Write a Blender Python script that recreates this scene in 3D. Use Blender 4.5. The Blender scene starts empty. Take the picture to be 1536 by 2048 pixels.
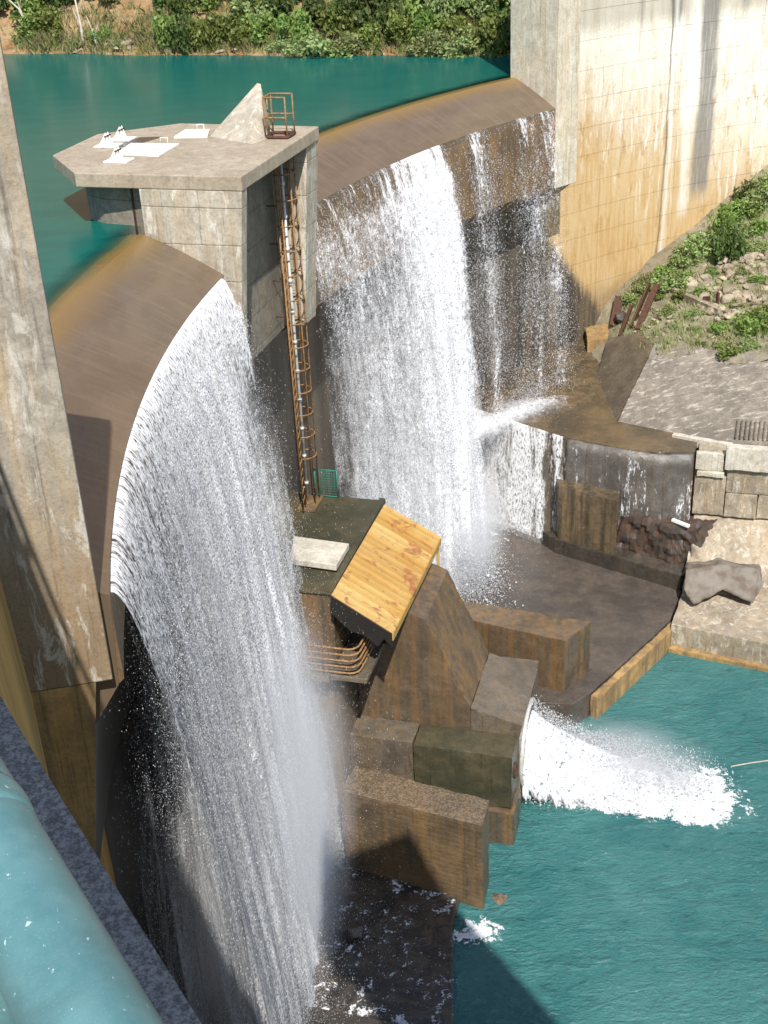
import bpy, bmesh, math, random
import numpy as np
from mathutils import Vector, Matrix

random.seed(7)
rng = np.random.default_rng(11)
SC = bpy.context.scene
COL = SC.collection
R_ = math.radians

# ------------------------------------------------------------------ camera
FPX, PITCH, ROLL, HCAM = 2500.0, R_(27.9), R_(2.8), 11.0
FW = np.array([0, math.cos(PITCH), -math.sin(PITCH)])
_r0 = np.array([1.0, 0, 0]); _u0 = np.array([0, math.sin(PITCH), math.cos(PITCH)])
RT = math.cos(ROLL) * _r0 - math.sin(ROLL) * _u0
UP = math.sin(ROLL) * _r0 + math.cos(ROLL) * _u0
CAM = np.array([0, 0, HCAM])
cd = bpy.data.cameras.new('camera'); cam = bpy.data.objects.new('camera', cd); COL.objects.link(cam)
m4 = Matrix.Identity(4)
for i in range(3):
    m4[i][0] = RT[i]; m4[i][1] = UP[i]; m4[i][2] = -FW[i]; m4[i][3] = CAM[i]
cam.matrix_world = m4
cd.sensor_fit = 'VERTICAL'; cd.sensor_height = 36.0; cd.lens = 36.0 * FPX / 2048.0
cd.clip_start = 0.05; cd.clip_end = 2000
SC.camera = cam

# ------------------------------------------------------------------ sky, sun, exposure
SUN = Vector((0.11, -0.80, 1.0)).normalized()
world = bpy.data.worlds.new('World'); SC.world = world; world.use_nodes = True
wn = world.node_tree.nodes; wl = world.node_tree.links
for n in list(wn): wn.remove(n)
sky = wn.new('ShaderNodeTexSky'); sky.sky_type = 'NISHITA'; sky.sun_disc = False
sky.sun_elevation = math.asin(SUN.z); sky.sun_rotation = math.atan2(SUN.x, SUN.y)
sky.air_density = 1.0; sky.dust_density = 0.6; sky.ozone_density = 1.2
bg = wn.new('ShaderNodeBackground'); bg.inputs['Strength'].default_value = 0.13
wo = wn.new('ShaderNodeOutputWorld')
wl.new(sky.outputs[0], bg.inputs[0]); wl.new(bg.outputs[0], wo.inputs[0])
ld = bpy.data.lights.new('sun', 'SUN'); ld.energy = 4.6; ld.angle = R_(0.5); ld.color = (1.0, 0.955, 0.89)
sun = bpy.data.objects.new('sun', ld); COL.objects.link(sun)
sun.rotation_euler = SUN.to_track_quat('Z', 'Y').to_euler(); sun.location = SUN * 80
SC.view_settings.view_transform = 'Standard'; SC.view_settings.look = 'None'
SC.view_settings.exposure = 0.45; SC.view_settings.gamma = 1.0
SC.cycles.transparent_max_bounces = 40; SC.cycles.max_bounces = 6
SC.cycles.diffuse_bounces = 3; SC.cycles.glossy_bounces = 3; SC.cycles.transmission_bounces = 4
SC.cycles.volume_bounces = 2
SC.cycles.use_denoising = True
SC.cycles.caustics_reflective = False; SC.cycles.caustics_refractive = False

# ------------------------------------------------------------------ coordinates
# dam is an arch about C0; PHI is measured from the -X side; local frame U (downstream), V (across) at the intake tower
C0 = np.array([44.53, 28.92]); RL = 50.5; RF = 52.8; PHT = R_(16.35)
DU = np.array([math.cos(PHT), -math.sin(PHT)]); DV = np.array([math.sin(PHT), math.cos(PHT)])
O0 = C0 - DU * RL
ZW, ZT, ZA, ZN = 0.35, -23.6, -22.3, -23.4     # reservoir, tail water, far apron, near apron

def ray(x, y): return FW * FPX + (x - 768) * RT - (y - 1024) * UP
def at(x, y, z):
    d = ray(x, y); return CAM + d * ((z - HCAM) / d[2])
def W(u, v, z=0.0):
    p = O0 + DU * u + DV * v; return (float(p[0]), float(p[1]), float(z))
def uv(p): w = np.array(p[:2]) - O0; return float(w @ DU), float(w @ DV)
def A(r, deg, z): 
    a = R_(deg); return (float(C0[0] - r * math.cos(a)), float(C0[1] + r * math.sin(a)), float(z))
def proj(p):
    v = np.array(p) - CAM; w = v @ FW; return 768 + FPX * (v @ RT) / w, 1024 - FPX * (v @ UP) / w

# ------------------------------------------------------------------ object helpers
def link(o, parent=None):
    COL.objects.link(o)
    if parent is not None: o.parent = parent
    return o
def empty(name, loc=(0, 0, 0)):
    o = bpy.data.objects.new(name, None); o.location = loc; o.empty_display_size = 0.2; return link(o)
def tag(o, label=None, cat=None, group=None, kind=None):
    if label: o['label'] = label
    if cat: o['category'] = cat
    if group: o['group'] = group
    if kind: o['kind'] = kind
    return o
def mesh_obj(name, verts, faces, mat, parent=None, smooth=False):
    me = bpy.data.meshes.new(name); me.from_pydata([tuple(map(float, v)) for v in verts], [], faces); me.update()
    bm = bmesh.new(); bm.from_mesh(me); bmesh.ops.recalc_face_normals(bm, faces=bm.faces); bm.to_mesh(me); bm.free()
    if smooth:
        me.shade_smooth()
    if mat: me.materials.append(mat)
    o = bpy.data.objects.new(name, me)
    if parent is not None and tuple(parent.location) != (0, 0, 0):
        me.transform(Matrix.Translation(-Vector(parent.location)))
    return link(o, parent)
def bevel(o, w=0.04, seg=2):
    md = o.modifiers.new('bevel', 'BEVEL'); md.width = w; md.segments = seg; md.limit_method = 'ANGLE'; md.angle_limit = R_(35)
    return o
def prism(name, top, zb, mat, parent=None, bv=0.04, low=None):
    """top: world xyz polygon; straight down to zb (number or list)"""
    n = len(top)
    if low is None: low = [(p[0], p[1], zb if not hasattr(zb, '__len__') else zb[i]) for i, p in enumerate(top)]
    vs = list(top) + list(low)
    fs = [list(range(n)), list(range(2 * n - 1, n - 1, -1))] + [[i, (i + 1) % n, n + (i + 1) % n, n + i] for i in range(n)]
    o = mesh_obj(name, vs, fs, mat, parent)
    if bv: bevel(o, bv)
    return o
def ubox(name, u0, u1, v0, v1, z0, z1, mat, parent=None, bv=0.03):
    return prism(name, [W(u0, v0, z1), W(u1, v0, z1), W(u1, v1, z1), W(u0, v1, z1)], z0, mat, parent, bv)
def profile(name, prof, v0, v1, mat, parent=None, bv=0.04):
    """(u,z) outline extruded across v"""
    n = len(prof)
    vs = [W(u, v0, z) for u, z in prof] + [W(u, v1, z) for u, z in prof]
    fs = [list(range(n)), list(range(2 * n - 1, n - 1, -1))] + [[i, (i + 1) % n, n + (i + 1) % n, n + i] for i in range(n)]
    o = mesh_obj(name, vs, fs, mat, parent)
    if bv: bevel(o, bv)
    return o
def arc_solid(name, prof, d0, d1, mat, parent=None, step=1.0, smooth=False, bv=0):
    """closed (r,z) outline swept about the dam's centre from d0 to d1 degrees"""
    k = max(1, int(math.ceil(abs(d1 - d0) / step))); n = len(prof)
    vs = []; fs = []
    for i in range(k + 1):
        d = d0 + (d1 - d0) * i / k
        vs += [A(r, d, z) for r, z in prof]
    for i in range(k):
        for j in range(n):
            a = i * n + j; b = i * n + (j + 1) % n
            fs.append([a, b, b + n, a + n])
    fs.append(list(range(n))); fs.append([k * n + j for j in range(n - 1, -1, -1)])
    o = mesh_obj(name, vs, fs, mat, parent, smooth)
    if bv: bevel(o, bv)
    return o
def tube(name, pts, rad, mat, parent=None, sides=8, closed=False):
    pts = [Vector(p) for p in pts]; n = len(pts); vs = []; fs = []
    prev = None
    for i, p in enumerate(pts):
        if closed: t = pts[(i + 1) % n] - pts[i - 1]
        else: t = pts[min(i + 1, n - 1)] - pts[max(i - 1, 0)]
        t.normalize()
        if prev is None:
            a = Vector((0, 0, 1)) if abs(t.z) < 0.9 else Vector((1, 0, 0)); e1 = t.cross(a).normalized()
        else:
            e1 = (prev - t * prev.dot(t)).normalized()
        prev = e1; e2 = t.cross(e1)
        rr = rad[i] if hasattr(rad, '__len__') else rad
        for s in range(sides):
            an = 2 * math.pi * s / sides; vs.append(p + e1 * (rr * math.cos(an)) + e2 * (rr * math.sin(an)))
    m = n if closed else n - 1
    for i in range(m):
        for s in range(sides):
            a = i * sides + s; b = i * sides + (s + 1) % sides; c = ((i + 1) % n) * sides
            fs.append([a, b, c + (s + 1) % sides, c + s])
    if not closed:
        fs.append(list(range(sides))); fs.append([(n - 1) * sides + s for s in range(sides)])
    o = mesh_obj(name, vs, fs, mat, parent)
    for f in o.data.polygons: f.use_smooth = len(f.vertices) == 4
    return o
def copy_to(src, parent, loc=None):
    c = src.copy(); COL.objects.link(c); c.parent = parent
    if loc is not None: c.location = loc
    return c
def raw_mesh(name, verts, faces_flat, nper, mat, parent=None, attrs=None, smooth=False):
    """fast numpy mesh: verts (n,3), faces (m,nper)"""
    me = bpy.data.meshes.new(name); v = np.asarray(verts, np.float32); f = np.asarray(faces_flat, np.int32)
    me.vertices.add(len(v)); me.vertices.foreach_set('co', v.ravel())
    me.loops.add(f.size); me.loops.foreach_set('vertex_index', f.ravel())
    me.polygons.add(len(f)); me.polygons.foreach_set('loop_start', np.arange(0, f.size, nper, dtype=np.int32))
    me.polygons.foreach_set('loop_total', np.full(len(f), nper, np.int32))
    if smooth: me.polygons.foreach_set('use_smooth', np.ones(len(f), bool))
    me.update(calc_edges=True)
    for k, a in (attrs or {}).items():
        a = np.asarray(a, np.float32)
        if a.ndim == 1:
            at_ = me.attributes.new(k, 'FLOAT', 'POINT'); at_.data.foreach_set('value', a)
        else:
            at_ = me.attributes.new(k, 'FLOAT_VECTOR', 'POINT'); at_.data.foreach_set('vector', a.ravel())
    if mat: me.materials.append(mat)
    o = bpy.data.objects.new(name, me)
    return link(o, parent)

# ------------------------------------------------------------------ material helpers
class NT:
    def __init__(s, name):
        s.m = bpy.data.materials.new(name); s.m.use_nodes = True; s.t = s.m.node_tree
        for n in list(s.t.nodes): s.t.nodes.remove(n)
        s.out = s.t.nodes.new('ShaderNodeOutputMaterial')
    def n(s, ty, ins=None, **pr):
        nd = s.t.nodes.new('ShaderNode' + ty)
        for k, v in pr.items(): setattr(nd, k, v)
        for k, v in (ins or {}).items():
            s.set(nd.inputs[k], v)
        return nd
    def set(s, sock, v):
        if isinstance(v, bpy.types.NodeSocket): s.t.links.new(v, sock)
        elif isinstance(v, bpy.types.Node): s.t.links.new(v.outputs[0], sock)
        else:
            if hasattr(v, '__len__') and sock.type == 'RGBA' and len(v) == 3: v = (*v, 1)
            sock.default_value = v
    def pos(s): return s.n('NewGeometry').outputs['Position']
    def attr(s, nm, vec=False):
        a = s.n('Attribute', attribute_name=nm); return a.outputs['Vector' if vec else 'Fac']
    def scale(s, vec, sc): return s.n('VectorMath', {0: vec, 1: sc}, operation='MULTIPLY').outputs[0]
    def noise(s, vec, scale, detail=4, rough=0.55, dist=0.0):
        return s.n('TexNoise', {'Vector': vec, 'Scale': scale, 'Detail': detail, 'Roughness': rough, 'Distortion': dist}).outputs[0]
    def math(s, op, a, b=0.0, c=None, clamp=False):
        d = {0: a, 1: b}
        if c is not None: d[2] = c
        return s.n('Math', d, operation=op, use_clamp=clamp).outputs[0]
    def ramp(s, f, lo, hi, a=0.0, b=1.0, smooth=True):
        return s.n('MapRange', {'Value': f, 'From Min': lo, 'From Max': hi, 'To Min': a, 'To Max': b},
                   interpolation_type='SMOOTHSTEP' if smooth else 'LINEAR').outputs[0]
    def mix(s, f, a, b, mode='MIX'):
        nd = s.t.nodes.new('ShaderNodeMix'); nd.data_type = 'RGBA'; nd.blend_type = mode
        s.set(nd.inputs[0], f); s.set(nd.inputs[6], a); s.set(nd.inputs[7], b); return nd.outputs[2]
    def xyz(s, v): return s.n('SeparateXYZ', {0: v}).outputs
    def vec(s, x=0.0, y=0.0, z=0.0): return s.n('CombineXYZ', {0: x, 1: y, 2: z}).outputs[0]
    def bump(s, h, strength=0.4, dist=0.05): return s.n('Bump', {'Height': h, 'Strength': strength, 'Distance': dist}).outputs[0]
    def bsdf(s, **k):
        b = s.n('BsdfPrincipled')
        for kk, v in k.items(): s.set(b.inputs[kk.replace('_', ' ')], v)
        return b
    def done(s, sh): s.t.links.new(sh.outputs[0] if isinstance(sh, bpy.types.Node) else sh, s.out.inputs[0]); return s.m
    def arc(s):
        """(arc length at the dam face, radius, z) of the world position"""
        x, y, z = s.xyz(s.pos())
        dx = s.math('SUBTRACT', C0[0], x); dy = s.math('SUBTRACT', y, C0[1])
        an = s.math('ARCTAN2', dy, dx); r = s.math('SQRT', s.math('ADD', s.math('MULTIPLY', dx, dx), s.math('MULTIPLY', dy, dy)))
        return s.math('MULTIPLY', an, RF), r, z

def concrete(name, base, dark, stain=None, stain_amt=0.4, pale=None, pale_amt=0.0, rough=0.85, spec=0.3, streak=1.0, wet=0.0, coarse=1.0, bumps=0.45, lift=0.0, board=0.0, agg=0.0, along=None, low=None):
    t = NT(name); p = t.pos()
    blot = t.noise(p, 0.45 * coarse, 6, 0.62, 0.3)
    mid = t.noise(p, 2.6 * coarse, 7, 0.72, 0.4)
    fine = t.noise(p, 11 * coarse, 6, 0.75)
    grit = t.noise(p, 55, 3, 0.75)
    stk = t.noise(t.scale(p, (2.6, 2.6, 0.14)), 1.0, 6, 0.62, 0.2)
    stk2 = t.noise(t.scale(p, (9.0, 9.0, 0.35)), 1.0, 5, 0.7, 0.1)
    nz = t.xyz(t.n('NewGeometry').outputs['Normal'])[2]; side = t.ramp(t.math('ABSOLUTE', nz), 0.5, 0.8, 1.0, 0.0)
    col = t.mix(t.ramp(blot, 0.32, 0.68), dark, base)
    col = t.mix(t.ramp(mid, 0.40, 0.66, 0.0, 0.6), col, t.mix(0.35, dark, (0.02, 0.018, 0.014)))
    if stain:
        sf = t.ramp(t.math('ADD', t.math('MULTIPLY', stk, 0.7 * streak), t.math('MULTIPLY', blot, 1 - 0.7 * streak)), 0.42, 0.64, 0.0, stain_amt)
        col = t.mix(sf, col, stain)
    if low:
        col = t.mix(t.ramp(t.math('ADD', t.xyz(p)[2], t.math('MULTIPLY', t.math('SUBTRACT', mid, 0.5), 7.0)), low[0], low[1], 0.0, 0.75), col, low[2])
    if streak:
        col = t.mix(t.math('MULTIPLY', t.ramp(stk2, 0.52, 0.70, 0.0, 0.55), side), col, t.mix(0.75, col, (0.012, 0.010, 0.008)))
    if pale:
        pn = t.noise(t.scale(p, along or (1.7, 1.7, 0.5)), 1.6, 8, 0.76, 0.6)
        col = t.mix(t.ramp(pn, 0.52, 0.62, 0.0, pale_amt), col, pale)
    col = t.mix(t.ramp(fine, 0.45, 0.70, 0.0, 0.45), col, t.mix(0.65, col, (0.012, 0.010, 0.008)))
    col = t.mix(t.ramp(grit, 0.56, 0.72, 0.0, 0.30), col, t.mix(0.5, col, (0.75, 0.68, 0.55)))
    h = t.math('ADD', t.math('MULTIPLY', fine, 0.6), t.math('ADD', t.math('MULTIPLY', grit, 0.35), t.math('MULTIPLY', mid, 0.8)))
    z = t.xyz(p)[2]
    if agg:      # exposed aggregate on worn tops
        vo = t.n('TexVoronoi', {'Vector': p, 'Scale': 17.0, 'Randomness': 1.0}); vc = t.xyz(vo.outputs['Color'])[0]
        top = t.math('SUBTRACT', 1.0, side)
        gcol = t.mix(t.ramp(vc, 0.2, 0.9), (0.08, 0.06, 0.042), (0.25, 0.195, 0.135))
        col = t.mix(t.math('MULTIPLY', top, agg), col, gcol)
        h = t.math('ADD', h, t.math('MULTIPLY', t.math('MULTIPLY', top, vo.outputs['Distance']), -0.8))
    if board:
        fb_ = t.math('FRACT', t.math('DIVIDE', t.math('ADD', z, t.math('MULTIPLY', mid, 0.04)), board))
        lb = t.math('MULTIPLY', t.ramp(t.math('ABSOLUTE', t.math('SUBTRACT', fb_, 0.5)), 0.40, 0.49), side)
        col = t.mix(t.math('MULTIPLY', lb, t.ramp(blot, 0.35, 0.6, 0.0, 0.4)), col, t.mix(0.7, col, (0.01, 0.009, 0.008)))
        h = t.math('SUBTRACT', h, t.math('MULTIPLY', lb, 0.8))
    if lift:
        fr = t.math('ABSOLUTE', t.math('SUBTRACT', t.math('FRACT', t.math('DIVIDE', t.math('ADD', z, t.math('MULTIPLY', blot, 0.05)), lift)), 0.5))
        ln = t.math('MULTIPLY', t.ramp(fr, 0.475, 0.497), side)
        col = t.mix(t.math('MULTIPLY', ln, t.ramp(mid, 0.35, 0.6, 0.25, 0.7)), col, t.mix(0.6, dark, (0.03, 0.025, 0.02)))
        h = t.math('SUBTRACT', h, ln)
    rg = t.ramp(mid, 0.3, 0.7, rough, max(0.05, rough - 0.45 * wet))
    b = t.bsdf(Base_Color=col, Roughness=rg, Specular_IOR_Level=spec, Normal=t.bump(h, bumps, 0.035))
    return t.done(b)

def plain(name, col, col2=None, rough=0.5, metal=0.0, scale=6.0, amt=0.6, spec=0.4, bumps=0.15):
    t = NT(name); p = t.pos(); f = t.noise(p, scale, 5, 0.65)
    c = t.mix(t.ramp(f, 0.4, 0.65, 0.0, amt), col, col2 or tuple(0.5 * x for x in col))
    return t.done(t.bsdf(Base_Color=c, Roughness=rough, Metallic=metal, Specular_IOR_Level=spec, Normal=t.bump(f, bumps, 0.02)))

M = {}
M['tower'] = concrete('tower_concrete', (0.56, 0.505, 0.405), (0.41, 0.36, 0.275), (0.40, 0.27, 0.13), 0.35, (0.74, 0.70, 0.61), 0.65, lift=1.2)
M['tower_top'] = concrete('tower_roof_concrete', (0.45, 0.37, 0.27), (0.36, 0.29, 0.205), None, pale=(0.55, 0.50, 0.41), pale_amt=0.3, streak=0)
M['tower_shaded'] = concrete('shaded_tower_concrete', (0.30, 0.265, 0.21), (0.19, 0.165, 0.13), (0.2, 0.14, 0.07), 0.3, lift=1.2)  # darker copy of the tower concrete, slab shade put into the colour
M['near_pier'] = concrete('near_pier_concrete', (0.46, 0.43, 0.37), (0.31, 0.275, 0.225), (0.52, 0.36, 0.17), 0.5, (0.66, 0.64, 0.59), 0.55, coarse=1.3, low=(2.5, -2.0, (0.20, 0.125, 0.06)))
M['orange_wall'] = concrete('rust_streaked_concrete', (0.50, 0.31, 0.12), (0.30, 0.185, 0.07), (0.16, 0.12, 0.07), 0.75, streak=1.3)
M['wet_brown'] = concrete('wet_brown_concrete', (0.140, 0.104, 0.070), (0.078, 0.059, 0.040), (0.230, 0.122, 0.036), 0.65, rough=0.45, spec=0.6, wet=0.8, streak=1.15)
M['baffle'] = concrete('baffle_concrete', (0.165, 0.116, 0.068), (0.088, 0.063, 0.038), (0.235, 0.13, 0.04), 0.5, rough=0.55, spec=0.5, wet=0.6, board=0.22, agg=0.5)
M['wet_gray'] = concrete('wet_grey_concrete', (0.175, 0.145, 0.112), (0.095, 0.078, 0.058), (0.19, 0.125, 0.055), 0.35, rough=0.42, spec=0.6, wet=0.7)
M['wet_sheen'] = concrete('wet_sheen_concrete', (0.17, 0.155, 0.14), (0.09, 0.08, 0.07), (0.15, 0.10, 0.05), 0.3, rough=0.3, spec=0.8, wet=0.6, bumps=0.9)
M['wet_dark'] = concrete('wet_dark_concrete', (0.075, 0.065, 0.053), (0.036, 0.031, 0.026), (0.10, 0.07, 0.035), 0.35, rough=0.4, spec=0.6, wet=0.7)
M['apron'] = concrete('apron_concrete', (0.112, 0.094, 0.080), (0.062, 0.051, 0.043), (0.135, 0.092, 0.05), 0.25, rough=0.36, spec=0.6, wet=0.7, streak=0)
M['rust_lip'] = concrete('lip_concrete', (0.20, 0.125, 0.065), (0.11, 0.072, 0.04), (0.27, 0.155, 0.05), 0.5, rough=0.55, spec=0.5, wet=0.6)
M['mossy'] = concrete('mossy_concrete', (0.085, 0.078, 0.045), (0.042, 0.041, 0.022), (0.13, 0.085, 0.035), 0.35, rough=0.6, spec=0.4, wet=0.5, streak=0.3)
M['paving'] = concrete('weathered_paving', (0.28, 0.24, 0.19), (0.16, 0.138, 0.11), None, pale=(0.52, 0.48, 0.40), pale_amt=0.65, streak=0, along=(0.7, 3.2, 2.4))
M['pale_block'] = concrete('pale_block_concrete', (0.70, 0.66, 0.57), (0.50, 0.455, 0.365), (0.40, 0.32, 0.19), 0.3)
M['masonry'] = concrete('old_rubble_concrete', (0.47, 0.40, 0.30), (0.26, 0.215, 0.155), (0.34, 0.22, 0.10), 0.35, (0.66, 0.61, 0.51), 0.6, bumps=0.9)
def mat_rock():
    t = NT('rock'); p = t.pos(); f = t.noise(p, 3.0, 6, 0.7); r = t.n('ObjectInfo').outputs['Random']
    c = t.mix(t.ramp(r, 0, 1, 0, 1, False), (0.26, 0.215, 0.155), (0.47, 0.40, 0.285)); c = t.mix(t.ramp(f, 0.42, 0.62, 0, 0.75), c, (0.17, 0.13, 0.085))
    return t.done(t.bsdf(Base_Color=c, Roughness=0.9, Specular_IOR_Level=0.2, Normal=t.bump(f, 0.7, 0.05)))
M['rock'] = mat_rock()
M['rock_gray'] = plain('grey_rock', (0.20, 0.175, 0.145), (0.12, 0.09, 0.065), 0.75, 0, 1.4, 0.9, 0.3, 0.6)
M['rock_wet'] = plain('wet_rock', (0.055, 0.045, 0.038), (0.09, 0.05, 0.03), 0.35, 0, 2.0, 0.8, 0.5, 0.6)
M['rust'] = plain('rusty_steel', (0.34, 0.195, 0.085), (0.17, 0.085, 0.035), 0.75, 0.15, 9.0, 0.85, 0.3)
M['rust_dark'] = plain('dark_rusty_steel', (0.105, 0.05, 0.032), (0.05, 0.028, 0.02), 0.75, 0.2, 6.0, 0.85, 0.3)
M['galv'] = plain('galvanised_pipe', (0.66, 0.65, 0.62), (0.38, 0.33, 0.26), 0.45, 0.3, 5.0, 0.5)
M['white_paint'] = plain('white_painted_plate', (0.84, 0.83, 0.78), (0.62, 0.59, 0.5), 0.6, 0, 4.0, 0.5, 0.3)
M['green_paint'] = plain('green_painted_mesh', (0.02, 0.20, 0.15), (0.03, 0.13, 0.10), 0.5, 0, 5.0, 0.5)
M['shade_black'] = plain('painted_shade_black', (0.015, 0.012, 0.01), None, 0.8)  # near-black colour for the painted shade at the gable
M['bark'] = plain('pale_bark', (0.52, 0.46, 0.38), (0.3, 0.26, 0.2), 0.85, 0, 4.0, 0.6)
M['stem'] = plain('brown_stem', (0.12, 0.085, 0.055), (0.06, 0.045, 0.03), 0.85, 0, 4.0, 0.6)

def mat_roof_sheet():
    t = NT('yellow_rusty_sheet'); p = t.pos()
    a = t.noise(p, 1.3, 6, 0.7, 0.8); b = t.noise(p, 7, 5, 0.7); c = t.noise(p, 0.6, 3, 0.5)
    d = t.noise(p, 3.2, 6, 0.75, 0.6)
    rnd = t.n('ObjectInfo').outputs['Random']
    col = t.mix(t.ramp(c, 0.4, 0.62), (0.43, 0.24, 0.05), (0.47, 0.30, 0.09))
    col = t.mix(t.ramp(rnd, 0.0, 1.0, 0.0, 0.75, False), col, (0.50, 0.345, 0.13))
    col = t.mix(t.ramp(t.math('FRACT', t.math('MULTIPLY', rnd, 7.3)), 0.3, 1.0, 0.0, 0.45), col, (0.33, 0.16, 0.035))
    col = t.mix(t.ramp(d, 0.54, 0.64, 0, 0.7), col, (0.38, 0.185, 0.05))
    col = t.mix(t.ramp(a, 0.54, 0.63, 0, 0.8), col, (0.26, 0.085, 0.035))
    col = t.mix(t.ramp(b, 0.62, 0.72, 0, 0.8), col, (0.12, 0.08, 0.04))
    return t.done(t.bsdf(Base_Color=col, Roughness=0.55, Specular_IOR_Level=0.4, Normal=t.bump(b, 0.2, 0.01)))
M['roof_sheet'] = mat_roof_sheet()
M['step_top'] = concrete('step_top_concrete', (0.125, 0.09, 0.052), (0.062, 0.046, 0.028), (0.17, 0.105, 0.04), 0.35, rough=0.4, spec=0.6, wet=0.7, streak=0)
M['streaky'] = concrete('streaked_brown_concrete', (0.20, 0.135, 0.07), (0.11, 0.078, 0.045), (0.035, 0.033, 0.018), 0.85, rough=0.5, spec=0.6, wet=0.7, streak=1.35)

def mat_rail():
    t = NT('teal_rail_paint'); p = t.pos()
    a = t.noise(p, 14, 5, 0.6); b = t.noise(p, 70, 4, 0.65, 0.4); g = t.noise(p, 420, 2, 0.6)
    col = t.mix(t.ramp(a, 0.35, 0.7), (0.075, 0.185, 0.192), (0.115, 0.235, 0.238))
    gm = t.noise(p, 5.5, 6, 0.72, 0.6)
    col = t.mix(t.ramp(gm, 0.48, 0.66, 0, 0.45), col, (0.07, 0.13, 0.13))
    col = t.mix(t.ramp(b, 0.665, 0.69, 0, 0.85), col, (0.50, 0.60, 0.59))
    col = t.mix(t.ramp(g, 0.55, 0.75, 0, 0.25), col, (0.20, 0.38, 0.39))
    return t.done(t.bsdf(Base_Color=col, Roughness=0.42, Specular_IOR_Level=0.5, Normal=t.bump(t.math('ADD', a, t.math('MULTIPLY', g, 0.15)), 0.12, 0.01)))
M['rail'] = mat_rail()

def mat_ledge():
    t = NT('rough_ledge_concrete'); p = t.pos()
    a = t.noise(p, 75, 5, 0.85); b = t.noise(p, 9, 5, 0.6); v = t.n('TexVoronoi', {'Vector': p, 'Scale': 60.0}).outputs[0]
    col = t.mix(t.ramp(a, 0.42, 0.58), (0.17, 0.155, 0.14), (0.47, 0.44, 0.40))
    col = t.mix(t.ramp(b, 0.3, 0.7, 0.0, 0.3), col, (0.2, 0.18, 0.155))
    return t.done(t.bsdf(Base_Color=col, Roughness=0.9, Specular_IOR_Level=0.2, Normal=t.bump(t.math('ADD', a, v), 0.9, 0.012)))
M['ledge'] = mat_ledge()

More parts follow.
